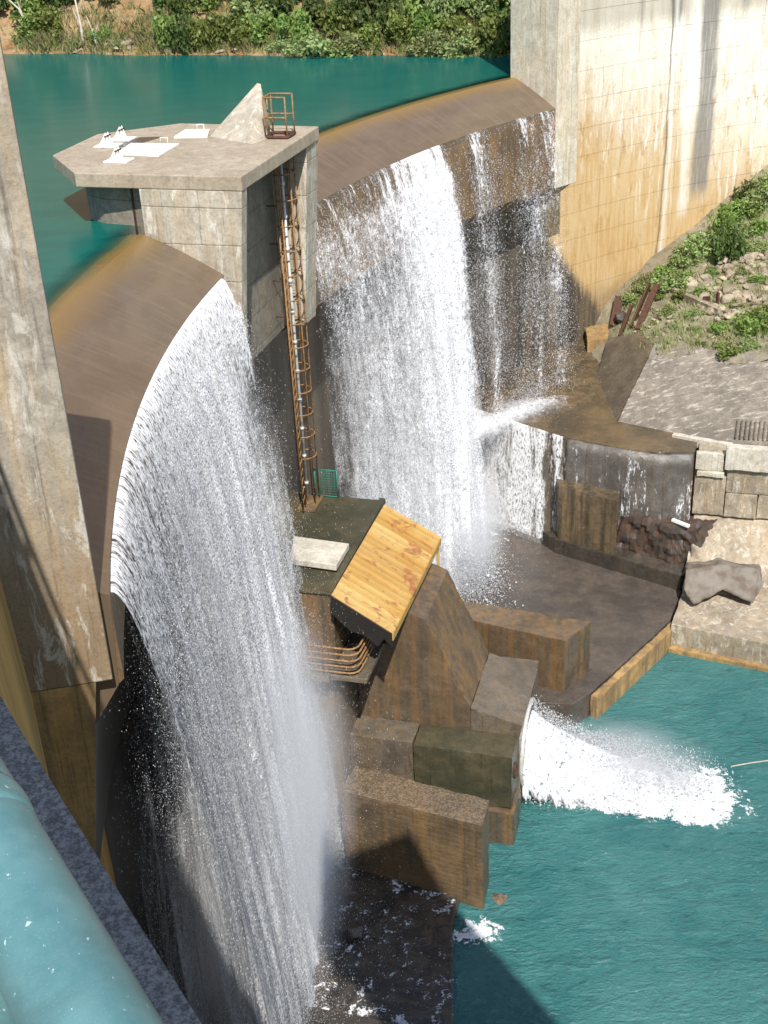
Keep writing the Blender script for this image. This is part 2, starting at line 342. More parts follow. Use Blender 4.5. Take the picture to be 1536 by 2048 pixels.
def mat_far_wall(name='far_wall_concrete', pier=False):
    BANDS_ = [] if pier else BANDS
    t = NT(name); s, r, z = t.arc()
    sc = t.vec(s, z, 0.0)
    big = t.noise(t.scale(sc, (0.10, 0.14, 1)), 1.0, 5, 0.6, 0.4)
    stk = t.noise(t.scale(sc, (1.9, 0.09, 1)), 1.0, 6, 0.68)
    stk2 = t.noise(t.scale(sc, (5.0, 0.35, 1)), 1.0, 5, 0.7)
    fine = t.noise(t.scale(sc, (3, 3, 1)), 2.5, 5, 0.7)
    zz = t.math('ADD', z, t.math('MULTIPLY', t.math('SUBTRACT', stk, 0.5), 9.0))
    zz = t.math('ADD', zz, t.math('MULTIPLY', t.math('SUBTRACT', s, 50.0), 0.35))
    white = t.mix(t.ramp(fine, 0.35, 0.7), (0.80, 0.765, 0.66), (0.64, 0.59, 0.47))
    orange = t.mix(t.ramp(big, 0.35, 0.65), (0.46, 0.275, 0.095), (0.52, 0.36, 0.17))
    orange = t.mix(t.ramp(stk2, 0.40, 0.62, 0, 0.55), orange, (0.66, 0.5, 0.28))
    col = t.mix(t.ramp(zz, -6.5, 1.6), orange, white)
    col = t.mix(t.ramp(t.noise(t.scale(sc, (0.9, 0.5, 1)), 1.0, 7, 0.7, 0.8), 0.52, 0.66, 0, 0.6), col, t.mix(0.5, col, (0.42, 0.27, 0.11)))
    col = t.mix(t.ramp(stk2, 0.54, 0.68, 0, 0.5), col, (0.36, 0.28, 0.17))
    lime = t.noise(t.scale(sc, (2.4, 0.30, 1)), 1.0, 7, 0.72, 0.3)
    col = t.mix(t.math('MULTIPLY', t.ramp(lime, 0.53, 0.60, 0, 0.75), t.ramp(zz, -9.0, -2.0)), col, (0.82, 0.79, 0.70))
    rust_ = t.noise(t.scale(sc, (1.6, 0.5, 1)), 1.0, 7, 0.72, 0.5)
    col = t.mix(t.math('MULTIPLY', t.ramp(rust_, 0.55, 0.63, 0, 0.6), t.ramp(z, 1.5, -3.0)), col, (0.40, 0.235, 0.08))
    grayw = t.mix(t.ramp(stk, 0.35, 0.65), (0.50, 0.46, 0.37), (0.40, 0.355, 0.27))
    col = t.mix(t.ramp(t.math('ADD', z, t.math('MULTIPLY', stk2, 0.8)), 1.9, 2.9, 0, 0.85), col, grayw)
    # runs of dark algae and white lime down the face
    wob = t.math('MULTIPLY', t.math('SUBTRACT', t.noise(t.scale(sc, (0.5, 0.12, 1)), 1.0, 4, 0.6), 0.5), 1.2)
    sw = t.math('ADD', s, wob)
    def band(c, w, soft):
        d = t.math('ABSOLUTE', t.math('SUBTRACT', sw, c)); return t.ramp(d, w - soft, w + soft, 1.0, 0.0)
    bf = t.ramp(stk2, 0.25, 0.6, 0.55, 1.0)
    for cc, w, soft, c, am, zlo in BANDS_:
        f = t.math('MULTIPLY', t.math('MULTIPLY', band(cc, w, soft), bf), t.ramp(z, zlo, zlo + 1.5, 0, am))
        col = t.mix(f, col, c)
    # foot of the wall is damp and grey
    col = t.mix(t.ramp(t.math('ADD', z, t.math('MULTIPLY', big, 4)), -12.5, -9.5, 0.75, 0.0), col, (0.21, 0.155, 0.095))
    # wet stain left of the dry wall under the lip
    ws = t.math('ADD', s, t.math('MULTIPLY', t.math('SUBTRACT', stk2, 0.5), 1.5))
    wet = t.math('MULTIPLY', t.ramp(t.math('SUBTRACT', ws, t.math('MULTIPLY', t.math('MAXIMUM', t.math('SUBTRACT', -8.0, z), 0.0), 0.85)), 44.2, 45.2, 1.0, 0.0), 0.0 if pier else 1.0)
    col = t.mix(wet, col, t.mix(t.ramp(stk, 0.42, 0.62), (0.06, 0.05, 0.04), (0.15, 0.115, 0.075)))
    col = t.mix(t.ramp(t.noise(t.scale(sc, (8, 1.2, 1)), 1.0, 4, 0.7), 0.58, 0.75, 0, 0.45), col, t.mix(0.6, col, (0.1, 0.07, 0.03)))
    rg = t.math('SUBTRACT', 0.85, t.math('MULTIPLY', wet, 0.45))
    return t.done(t.bsdf(Base_Color=col, Roughness=rg, Specular_IOR_Level=0.35, Normal=t.bump(t.math('ADD', fine, stk2), 0.5, 0.04)))
def sphi(x, y, r=RF):
    d = ray(x, y); o = CAM[:2] - C0; a = d[:2] @ d[:2]; b = 2 * o @ d[:2]; c = o @ o - r * r
    tt = (-b + math.sqrt(b * b - 4 * a * c)) / (2 * a); p = CAM + d * tt
    return math.atan2(p[1] - C0[1], C0[0] - p[0]), p[2]
BANDS = []
for (x, y, w, soft, c, am, zlo) in [(1350, 60, 0.4, 0.2, (0.15, 0.135, 0.11), 0.85, 1.0), (1334, 330, 0.12, 0.14, (0.80, 0.79, 0.75), 0.6, -14), (1326, 330, 0.07, 0.05, (0.13, 0.12, 0.10), 0.8, -14),
                                    (1418, 100, 0.62, 0.22, (0.20, 0.19, 0.17), 0.92, -9.0), (1372, 300, 0.35, 0.25, (0.82, 0.80, 0.76), 0.6, -10), (1378, 60, 0.3, 0.25, (0.42, 0.38, 0.31), 0.5, 0.5),
                                    (1490, 40, 0.35, 0.25, (0.2, 0.18, 0.15), 0.7, 1.2), (1285, 40, 0.12, 0.1, (0.25, 0.22, 0.18), 0.6, 1.0)]:
    BANDS.append((sphi(x, y)[0] * RF, w, soft, c, am, zlo))
M['far_wall'] = mat_far_wall(); M['far_pier'] = concrete('far_pier_concrete', (0.70, 0.635, 0.50), (0.55, 0.49, 0.37), (0.58, 0.42, 0.20), 0.4, (0.78, 0.74, 0.64), 0.45)

def mat_spill_face():
    """downstream face under the spillway: wet, dark, with brown runs"""
    t = NT('wet_spillway_face'); s, r, z = t.arc(); sc = t.vec(s, z, 0.0)
    stk = t.noise(t.scale(sc, (1.3, 0.06, 1)), 1.0, 5, 0.62); fine = t.noise(t.scale(sc, (4, 2, 1)), 2.0, 5, 0.7)
    col = t.mix(t.ramp(stk, 0.38, 0.66), (0.06, 0.052, 0.042), (0.135, 0.11, 0.082))
    col = t.mix(t.ramp(fine, 0.4, 0.7, 0, 0.5), col, (0.06, 0.05, 0.04))
    # algae-black where the near bay never dries
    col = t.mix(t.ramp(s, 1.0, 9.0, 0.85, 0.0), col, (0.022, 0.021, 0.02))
    return t.done(t.bsdf(Base_Color=col, Roughness=0.38, Specular_IOR_Level=0.5, Normal=t.bump(fine, 0.35, 0.03)))
M['spill_face'] = mat_spill_face()

def mat_near_face():
    t = NT('near_dam_face'); s, r, z = t.arc(); sc = t.vec(s, z, 0.0)
    stk = t.noise(t.scale(sc, (2.2, 0.10, 1)), 1.0, 6, 0.65); st2 = t.noise(t.scale(sc, (6, 0.25, 1)), 1.0, 4, 0.65)
    fine = t.noise(t.scale(sc, (5, 3, 1)), 2.0, 5, 0.7)
    col = t.mix(t.ramp(stk, 0.35, 0.65), (0.62, 0.36, 0.12), (0.36, 0.21, 0.075))
    col = t.mix(t.ramp(st2, 0.5, 0.7, 0, 0.6), col, (0.24, 0.17, 0.10))
    col = t.mix(t.ramp(fine, 0.55, 0.75, 0, 0.4), col, (0.60, 0.48, 0.30))
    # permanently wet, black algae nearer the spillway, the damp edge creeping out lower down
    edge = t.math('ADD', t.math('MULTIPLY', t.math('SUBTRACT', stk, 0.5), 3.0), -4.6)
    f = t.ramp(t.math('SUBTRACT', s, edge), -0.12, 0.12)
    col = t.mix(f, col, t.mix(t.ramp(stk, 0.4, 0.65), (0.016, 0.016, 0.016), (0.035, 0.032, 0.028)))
    return t.done(t.bsdf(Base_Color=col, Roughness=t.math('SUBTRACT', 0.85, t.math('MULTIPLY', f, 0.35)), Specular_IOR_Level=0.3, Normal=t.bump(t.math('ADD', fine, t.math('MULTIPLY', st2, 0.7)), 0.5, 0.03)))
M['near_face'] = mat_near_face()

def mat_crest():
    t = NT('spillway_crest_wet'); s, r, z = t.arc(); sc = t.vec(s, r, 0.0); p = t.pos()
    n1 = t.noise(t.scale(sc, (0.35, 0.9, 1)), 1.0, 5, 0.6, 0.3); n2 = t.noise(t.scale(sc, (0.5, 5.0, 1)), 1.6, 4, 0.6)
    gr = t.noise(p, 22, 4, 0.75)
    col = t.mix(t.ramp(n1, 0.35, 0.65), (0.150, 0.106, 0.068), (0.118, 0.083, 0.053))
    fl = t.noise(t.scale(sc, (3.5, 0.45, 1)), 1.0, 5, 0.65, 0.2)
    col = t.mix(t.ramp(fl, 0.48, 0.66, 0, 0.4), col, (0.19, 0.14, 0.095))
    rr = t.math('ADD', r, t.math('MULTIPLY', t.math('SUBTRACT', n1, 0.5), 1.1))
    col = t.mix(t.ramp(rr, 52.2, 53.3, 0, 0.85), col, (0.235, 0.14, 0.036))
    col = t.mix(t.ramp(rr, 53.2, 54.0), col, (0.10, 0.125, 0.05))
    col = t.mix(t.ramp(gr, 0.45, 0.8, 0, 0.35), col, (0.09, 0.065, 0.04))
    h = t.math('ADD', n2, t.math('MULTIPLY', gr, 0.35))
    return t.done(t.bsdf(Base_Color=col, Roughness=0.22, Specular_IOR_Level=0.6, Normal=t.bump(t.math('ADD', h, fl), 0.3, 0.03)))
M['crest'] = mat_crest()

def mat_reservoir():
    t = NT('reservoir_water'); p = t.pos(); s, r, z = t.arc()
    n1 = t.noise(t.scale(p, (0.5, 1.1, 1)), 1.0, 4, 0.6); n2 = t.noise(t.scale(p, (2.0, 3.5, 1)), 1.3, 3, 0.6)
    col = t.mix(t.ramp(n1, 0.35, 0.65), (0.003, 0.090, 0.076), (0.005, 0.104, 0.086))
    dp = t.math('ADD', r, t.math('MULTIPLY', t.math('SUBTRACT', n1, 0.5), 0.5))
    alpha = t.ramp(dp, 53.15, 54.5)
    b = t.bsdf(Base_Color=col, Roughness=0.2, IOR=1.33, Specular_IOR_Level=0.14, Alpha=alpha,
               Normal=t.bump(t.math('ADD', n1, t.math('MULTIPLY', n2, 0.4)), 0.12, 0.05))
    return t.done(b)
M['reservoir'] = mat_reservoir()

def mat_tail():
    t = NT('tail_water'); p = t.pos()
    n0 = t.noise(p, 0.16, 5, 0.65, 0.8); n1 = t.noise(t.scale(p, (0.9, 1.7, 1)), 1.0, 5, 0.62, 0.6); n2 = t.noise(t.scale(p, (2.5, 5.0, 1)), 1.2, 4, 0.65, 0.5)
    col = t.mix(t.ramp(n0, 0.3, 0.7), (0.020, 0.118, 0.122), (0.052, 0.175, 0.168))
    h = t.math('ADD', n1, t.math('MULTIPLY', n2, 0.5))
    n3 = t.noise(t.scale(p, (5, 11, 1)), 1.0, 3, 0.7, 0.4)
    col = t.mix(t.ramp(h, 0.78, 1.02, 0, 0.6), col, (0.07, 0.205, 0.20))  # ripple light painted in: crests paler
    col = t.mix(t.ramp(h, 0.45, 0.68, 0.6, 0), col, (0.008, 0.058, 0.062))  # troughs darkened in the colour, as ripple shade
    col = t.mix(t.ramp(t.math('ADD', n3, t.math('MULTIPLY', n1, 0.6)), 1.02, 1.12, 0, 0.5), col, (0.42, 0.55, 0.54))  # small white flecks: painted glints and foam threads
    h = t.math('ADD', h, t.math('MULTIPLY', n3, 0.3))
    b = t.bsdf(Base_Color=col, Roughness=0.1, IOR=1.33, Specular_IOR_Level=0.5, Normal=t.bump(h, 1.0, 0.22))
    return t.done(b)
M['tail'] = mat_tail()

def mat_flow():
    t = NT('dark_running_water'); p = t.pos(); n1 = t.noise(t.scale(p, (0.8, 0.8, 1)), 1.0, 5, 0.6, 1.5); n2 = t.noise(t.scale(p, (3.5, 3.5, 1)), 1.0, 4, 0.65, 1.0)
    col = t.mix(t.ramp(n1, 0.35, 0.65), (0.028, 0.025, 0.022), (0.075, 0.06, 0.046))
    return t.done(t.bsdf(Base_Color=col, Roughness=0.12, Specular_IOR_Level=0.6, Normal=t.bump(t.math('ADD', n1, t.math('MULTIPLY', n2, 0.5)), 0.9, 0.12)))
M['dark_flow'] = mat_flow()
def mat_drop():
    t = NT('white_water_drops'); a = t.attr('tint')
    d = t.n('BsdfDiffuse', {'Color': t.mix(a, (0.82, 0.83, 0.86), (0.97, 0.97, 0.97))}); tr = t.n('BsdfTranslucent', {'Color': (0.8, 0.82, 0.86, 1)})
    return t.done(t.n('MixShader', {0: 0.35, 1: d.outputs[0], 2: tr.outputs[0]}))
M['drop'] = mat_drop()

def mat_sheet(name, f1, f2, f3, soft, gain, tone=(0.93, 0.94, 0.96), wts=(0.4, 0.32, 0.28), dist=0.4, lo=0.36, hi=0.66):
    """falling water: attributes sc (arc, fall) and dens drive coverage; the shading normal is broken up and leaned sunward to brighten it"""
    t = NT(name); v = t.attr('sc', True); d = t.attr('dens')
    n1 = t.noise(t.scale(v, (*f1, 1)), 1.0, 4, 0.6, dist); n2 = t.noise(t.scale(v, (*f2, 1)), 1.0, 3, 0.65, 0.2)
    n3n = t.n('TexNoise', {'Vector': t.scale(v, (*f3, 1)), 'Scale': 1.0, 'Detail': 2.0, 'Roughness': 0.7})
    n3 = n3n.outputs[0]
    n = t.math('ADD', t.math('ADD', t.math('MULTIPLY', n1, wts[0]), t.math('MULTIPLY', n2, wts[1])), t.math('MULTIPLY', n3, wts[2]))
    th = t.ramp(d, 0.0, 1.0, hi, lo, False)
    f = t.ramp(t.math('SUBTRACT', n, th), -soft, soft, 0.0, 1.0)
    f = t.math('MULTIPLY', t.math('MULTIPLY', f, gain), t.ramp(d, 0.0, 0.12))
    rv_ = t.n('VectorMath', {0: n3n.outputs[1], 1: (0.5, 0.5, 0.5)}, operation='SUBTRACT').outputs[0]
    nr = t.n('VectorMath', {0: t.scale(rv_, (5, 5, 5)), 1: (0.15, -0.75, 0.95)}, operation='ADD').outputs[0]  # random normals leaned toward the sun so the water looks brighter
    nr = t.n('VectorMath', {0: nr}, operation='NORMALIZE').outputs[0]
    df = t.n('BsdfDiffuse', {'Color': (*tone, 1), 'Normal': nr}); tl = t.n('BsdfTranslucent', {'Color': (*tone, 1), 'Normal': nr})
    w = t.n('MixShader', {0: 0.25, 1: df.outputs[0], 2: tl.outputs[0]})
    return t.done(t.n('MixShader', {0: f, 1: t.n('BsdfTransparent').outputs[0], 2: w.outputs[0]}))
M['film'] = mat_sheet('falling_film', (1.5, 0.22), (6.0, 0.9), (17.0, 4.5), 0.045, 0.9)
M['froth'] = mat_sheet('falling_froth', (0.9, 0.30), (4.5, 3.4), (16.0, 13.0), 0.07, 0.92, wts=(0.34, 0.34, 0.32))
M['mist'] = mat_sheet('falling_mist', (0.5, 0.22), (2.2, 1.4), (13.0, 11.0), 0.20, 0.75, wts=(0.40, 0.34, 0.26))
M['foam'] = mat_sheet('surface_foam', (0.5, 0.5), (1.7, 1.7), (6.0, 6.0), 0.035, 0.95, dist=1.2, wts=(0.4, 0.35, 0.25))
M['plume'] = NT('plume_white')
_t = M['plume']; _p = _t.pos(); _n = _t.noise(_p, 2.2, 6, 0.7, 0.5)
M['plume'] = _t.done(_t.bsdf(Base_Color=(0.93, 0.94, 0.95), Roughness=0.7, Specular_IOR_Level=0.2, Normal=_t.bump(_n, 0.6, 0.15)))

def mat_leaf(name, a, b, c):
    t = NT(name); p = t.pos(); n1 = t.noise(p, 0.9, 3, 0.5); n2 = t.n('ObjectInfo').outputs['Random']; r = t.attr('tint')
    col = t.mix(r, a, b); col = t.mix(t.ramp(n1, 0.4, 0.65, 0, 0.7), col, c)
    hs = t.n('HueSaturation', {'Hue': t.ramp(n2, 0, 1, 0.47, 0.52), 'Saturation': 1.0, 'Value': t.ramp(n2, 0, 1, 0.75, 1.25), 'Color': col}).outputs[0]
    d = t.n('BsdfPrincipled', {'Base Color': hs, 'Roughness': 0.5, 'Specular IOR Level': 0.35}); tl = t.n('BsdfTranslucent', {'Color': hs})
    return t.done(t.n('MixShader', {0: 0.3, 1: d.outputs[0], 2: tl.outputs[0]}))
M['leaf'] = mat_leaf('broad_leaf', (0.11, 0.175, 0.038), (0.28, 0.35, 0.085), (0.18, 0.24, 0.06))
M['leaf_dark'] = mat_leaf('dark_leaf', (0.055, 0.10, 0.025), (0.15, 0.215, 0.06), (0.085, 0.13, 0.035))
M['leaf_pale'] = mat_leaf('pale_leaf', (0.19, 0.26, 0.08), (0.34, 0.41, 0.16), (0.27, 0.31, 0.13))
M['grass'] = mat_leaf('grass_blade', (0.24, 0.27, 0.09), (0.46, 0.42, 0.22), (0.22, 0.31, 0.08))

def mat_earth(name, red, tan, dark):
    t = NT(name); p = t.pos(); n1 = t.noise(p, 0.25, 5, 0.6, 0.5); n2 = t.noise(p, 2.2, 6, 0.7); n3 = t.noise(p, 10, 4, 0.7)
    col = t.mix(t.ramp(n1, 0.4, 0.6), red, tan); col = t.mix(t.ramp(n2, 0.45, 0.68, 0, 0.8), col, dark)
    return t.done(t.bsdf(Base_Color=col, Roughness=0.95, Specular_IOR_Level=0.1, Normal=t.bump(t.math('ADD', n2, t.math('MULTIPLY', n3, 0.4)), 0.9, 0.15)))
M['red_earth'] = mat_earth('red_earth', (0.33, 0.165, 0.075), (0.36, 0.25, 0.13), (0.13, 0.10, 0.055))
M['bank_earth'] = mat_earth('bank_earth', (0.25, 0.21, 0.15), (0.32, 0.28, 0.2), (0.12, 0.13, 0.06))

# ================================================================== SETTING: water and ground
PHN, PHF = -10.3, 46.4           # near and far ends of the spillway
def sheet_grid(name, xs, ys, zf, mat):
    X, Y = np.meshgrid(xs, ys); Z = zf(X, Y) if callable(zf) else np.full_like(X, zf)
    n, m = X.shape; idx = np.arange(n * m).reshape(n, m)
    f = np.stack([idx[:-1, :-1], idx[:-1, 1:], idx[1:, 1:], idx[1:, :-1]], -1).reshape(-1, 4)
    return raw_mesh(name, np.stack([X, Y, Z], -1).reshape(-1, 3), f, 4, mat, smooth=True)
# reservoir: the sheet ends just inside the crest
vs = []; fs = []
degs = np.arange(-80, 141, 1.0); rad = [53.05, 53.6, 54.5, 57, 65, 90, 150, 260]
for d in degs:
    for r in rad: vs.append(A(r, d, ZW))
for i in range(len(degs) - 1):
    for j in range(len(rad) - 1):
        a = i * len(rad) + j; fs.append((a, a + 1, a + len(rad) + 1, a + len(rad)))
res = raw_mesh('reservoir_water', vs, fs, 4, M['reservoir'], smooth=True); tag(res, 'still teal reservoir water behind the dam', kind='structure')
tw = sheet_grid('tail_water', np.linspace(-8, 120, 40), np.linspace(-60, 62, 40), ZT, M['tail']); tag(tw, 'rippled teal pool below the dam', kind='structure')

def vnoise(x, y, seed=0):
    """smooth value noise"""
    x = np.asarray(x, float); y = np.asarray(y, float); xi = np.floor(x).astype(int); yi = np.floor(y).astype(int); fx = x - xi; fy = y - yi
    fx = fx * fx * (3 - 2 * fx); fy = fy * fy * (3 - 2 * fy)
    def h(a, b):
        k = (a * 374761393 + b * 668265263 + seed * 974711) & 0x7fffffff; k = ((k ^ (k >> 13)) * 1274126177) & 0x7fffffff
        return ((k ^ (k >> 16)) & 0xffff) / 65535.0
    return (h(xi, yi) * (1 - fx) + h(xi + 1, yi) * fx) * (1 - fy) + (h(xi, yi + 1) * (1 - fx) + h(xi + 1, yi + 1) * fx) * fy
def fbm(x, y, seed=0, o=4):
    s = 0; a = 0.5; x = np.asarray(x, float); y = np.asarray(y, float)
    for i in range(o): s = s + a * vnoise(x, y, seed + i); x = x * 2.03; y = y * 2.03; a *= 0.5
    return s
_sA, _sB = at(40, 108, ZW), at(1020, 112, ZW)
def shore_d(x, y):
    """distance behind the far shoreline"""
    t = _sB[:2] - _sA[:2]; t = t / np.linalg.norm(t); n = np.array([-t[1], t[0]])
    dd = (np.asarray(x) - _sA[0]) * n[0] + (np.asarray(y) - _sA[1]) * n[1]
    if n[1] < 0: dd = -dd
    return dd + 1.6 * (fbm(np.asarray(x) * 0.22, np.asarray(y) * 0.05, 5, 3) - 0.45)
def far_h(x, y):
    d = shore_d(x, y)
    h = np.where(d < 0, d * 0.5, 0.25 * np.minimum(d, 0.6) + 0.66 * np.maximum(d - 0.6, 0) - 0.004 * np.maximum(d - 25, 0) ** 1.5)
    return ZW + 0.02 + h + np.where(d > 0, 1.1 * (fbm(np.asarray(x) * 0.35, np.asarray(y) * 0.35, 9) - 0.45) * np.minimum(1, d / 2.0), 0)
fb = sheet_grid('far_bank', np.concatenate([np.linspace(-160, -40, 30), np.arange(-39.5, 24, 0.5), np.linspace(25, 140, 30)]),
                np.concatenate([np.arange(66, 104, 0.6), np.linspace(105, 240, 30)]), lambda X, Y: far_h(X, Y) - 400.0 * (np.maximum(0, np.hypot(X - C0[0], Y - C0[1]) < 54.5)), M['red_earth'])
tag(fb, 'steep red earth bank on the far side of the reservoir', kind='structure')

# bank on the downstream side beside the far wall
_bp = [(9.0, 32.8, -13.6), (11.3, 35.4, -11.7), (14.0, 38.2, -9.9), (17.8, 41.4, -7.3), (24, 45, -3.5), (35, 50, 2.0), (8.2, 31.6, -15.6), (12.4, 24.6, -13.3), (15, 24.2, -13.3), (18.4, 23.2, -13.1), (9.6, 26.0, -16.0), (9.6, 28.8, -14.9), (11.6, 27.2, -13.7),
       (24, 24, -12.6), (34, 24, -12), (24, 33, -9.8), (34, 34, -7), (14, 30, -12.7), (19, 30, -11.8), (11.4, 30, -13.3), (10.0, 22.5, -17), (16, 21.5, -14.8), (24, 21, -14.2), (34,21,-14)]
_bp = np.array(_bp); _K = np.hypot(_bp[:, None, 0] - _bp[None, :, 0], _bp[:, None, 1] - _bp[None, :, 1])
_Am = np.block([[_K, np.c_[np.ones(len(_bp)), _bp[:, :2]]], [np.c_[np.ones(len(_bp)), _bp[:, :2]].T, np.zeros((3, 3))]])
_cw = np.linalg.solve(_Am, np.r_[_bp[:, 2], 0, 0, 0])
def bank_uv(u, v, rough=True):
    u = np.asarray(u, float); v = np.asarray(v, float)
    K = np.hypot(u[..., None] - _bp[:, 0], v[..., None] - _bp[:, 1])
    z = K @ _cw[:len(_bp)] + _cw[-3] + _cw[-2] * u + _cw[-1] * v
    if rough: z = z + 0.5 * (fbm(u * 0.9, v * 0.9, 3) - 0.47)
    return z
def on_bank(x, y):
    d = ray(x, y); d = d / np.linalg.norm(d)
    P = CAM + d * np.arange(50.0, 110.0, 0.1)[:, None]; w = P[:, :2] - O0
    k = np.nonzero(P[:, 2] < bank_uv(w @ DU, w @ DV, False))[0]
    return P[k[0]] if len(k) else CAM + d * 80
us = np.linspace(7.5, 40, 110); vs_ = np.linspace(23.2, 52, 100)
U_, V_ = np.meshgrid(us, vs_); Zb = bank_uv(U_, V_)
P_ = O0[None, None] + U_[..., None] * DU + V_[..., None] * DV
n_, m_ = U_.shape; idx = np.arange(n_ * m_).reshape(n_, m_)
f_ = np.stack([idx[:-1, :-1], idx[:-1, 1:], idx[1:, 1:], idx[1:, :-1]], -1).reshape(-1, 4)
_rr = np.hypot(P_[..., 0] - C0[0], P_[..., 1] - C0[1]).reshape(-1)
f_ = f_[(_rr[f_] < 53.6).all(1)]
rb = raw_mesh('right_bank', np.concatenate([P_, Zb[..., None]], -1).reshape(-1, 3), f_, 4, M['bank_earth'], smooth=True)
tag(rb, 'stony bank at the foot of the pale dam wall', kind='structure')

# ================================================================== ARCH DAM
dam = empty('arch_dam'); tag(dam, 'curved concrete arch dam with two overflow bays and tall pale far wing', 'dam')
# overflow crest of both bays
crest_prof = [(50.5, -1.0), (51.2, -0.62), (52.0, -0.22), (52.7, 0.1), (53.15, 0.28), (53.6, 0.27), (54.4, 0.1), (55.6, -0.5), (55.6, -6.0), (52.6, -6.0), (50.62, -3.0)]
for d0, d1 in ((PHN, 12.4), (20.4, PHF)):
    arc_solid('spillway_crest', crest_prof, d0, d1, M['crest'], dam, 0.6)
# overhanging lip below the crest edge, one length per bay
def lip_prof(zb, so=1.4): return [(50.52, -1.06), (50.50, zb), (50.75, zb - 0.2), (52.79, zb - so), (52.79, -1.4), (50.8, -1.06)]
for d0, d1, zb in ((PHN + 0.03, 12.4, -2.9), (20.4, PHF, -4.95)):
    arc_solid('spillway_lip', lip_prof(zb, 0.25 if d0 < 0 else 1.4), d0, d1, M['rust_lip'], dam, 0.6)
arc_solid('near_face_below_lip', [(52.2, -1.5), (52.2, -24.5), (56.5, -24.5), (56.5, -1.5)], PHN - 0.25, 2.0, M['near_face'], dam, 0.8)
arc_solid('lip_soffit', [(50.56, -2.92), (51.05, -3.0), (52.21, -10.6), (52.6, -10.6), (52.6, -2.92)], PHN + 0.05, 12.3, M['spill_face'], dam, 0.7)
arc_solid('pier_haunch', [(51.0, -2.63), (52.19, -10.6), (53.2, -10.6), (53.2, -2.63)], PHN - 0.41, PHN + 0.04, M['orange_wall'], dam, 0.5)
arc_solid('spillway_face', [(RF, -1.5), (RF, -24.5), (56.5, -24.5), (56.5, -1.5)], 2.0, PHF + 0.6, M['spill_face'], dam, 0.8)
arc_solid('near_wing', [(52.64, 8.58), (52.2, -2.6), (52.2, -24.5), (56.5, -24.5), (56.5, 8.58)], -60, PHN - 0.25, M['near_face'], dam, 0.8)
far_wing = arc_solid('far_wing', [(RF + 0.035, 8.58), (RF + 0.035, -18.5), (53.45, -18.5), (53.45, 8.58)], PHF + 0.6, 92, M['far_wall'], dam, 0.8)
# poured lifts of the far wing: each panel its own piece
pw, ph = 6.0, 1.52
pv = []; nseg = 6
dphi = pw / RF
for k in range(nseg + 1):
    a = dphi * k / nseg
    for r, z in ((RF, 0.0), (RF, ph - 0.018), (RF + 0.03, ph - 0.018), (RF + 0.03, 0.0)):
        rr_, zz_ = r, z
        pv.append((-rr_ * math.cos(a + 0.00012 * (1 if k == 0 else -1 if k == nseg else 0)), rr_ * math.sin(a), zz_))
pf = []
for k in range(nseg):
    for j in range(4):
        a = k * 4 + j; b = k * 4 + (j + 1) % 4; pf.append([a, b, b + 4, a + 4])
pf.append([0, 1, 2, 3]); pf.append([nseg * 4 + j for j in (3, 2, 1, 0)])
pme = None
s0 = R_(47.05)
for row in range(-11, 6):
    for colm in range(6):
        ang = s0 + colm * (dphi + 0.0004) 
        z0 = row * ph
        jit = random.uniform(-0.006, 0.006)
        if pme is None:
            o = mesh_obj('panel', pv, pf, M['far_wall'], far_wing); pme = o.data
        else:
            o = bpy.data.objects.new('panel', pme); link(o, far_wing)
        o.location = (C0[0], C0[1], z0); o.rotation_euler = (0, 0, -ang); o.scale = (1 + jit * 0.02, 1 + jit * 0.02, 1)
# abutment piers either side of the spillway
def pier(prof_r0, prof_r1, d0, d1, z0, z1, mat, name='abutment_pier'):
    top = [A(prof_r0, d0, z1), A(prof_r0, d1, z1), A(prof_r1, d1, z1), A(prof_r1, d0, z1)]
    low = [A(prof_r0 + 0.0, d0, z0), A(prof_r0 + 0.0, d1, z0), A(prof_r1, d1, z0), A(prof_r1, d0, z0)]
    return prism(name, top, z0, mat, dam, 0.03, low)
o = prism('abutment_pier', [A(50.68, PHN - 0.42, 8.88), A(50.70, PHN + 0.02, 8.88), A(54.2, PHN + 0.02, 8.88), A(54.2, PHN - 0.42, 8.88)], -2.62, M['near_pier'], dam, 0.03); o['label'] = 'near pier with sunlit face crossed by a diagonal railing shadow'
o2 = pier(50.42, 53.5, PHF, PHF + 2.0, -5.05, 9.6, M['far_pier']); o2['label'] = 'far pier where the overflow crest ends'
prism('pier_corbel', [A(50.6, PHF + 0.05, -5.06), A(50.6, PHF + 1.9, -5.06), A(RF - 0.01, PHF + 1.9, -5.06), A(RF - 0.01, PHF + 0.05, -5.06)], 0, M['far_wall'], dam, 0.02,
      [A(52.6, PHF + 0.05, -6.6), A(52.6, PHF + 1.9, -6.6), A(RF - 0.005, PHF + 1.9, -6.6), A(RF - 0.005, PHF + 0.05, -6.6)])
# walkway ledge along the near wing
arc_solid('crest_ledge', [(52.62, 9.3), (52.62, 8.95), (52.8, 8.6), (57.0, 8.6), (57.0, 9.3)], -60, -10.75, M['ledge'], dam, 0.5)
arc_solid('crest_ledge', [(52.62, 9.3), (52.62, 8.95), (52.8, 8.6), (54.2, 8.6), (54.2, 9.3)], PHF + 2.0, 92, M['ledge'], dam, 0.8)
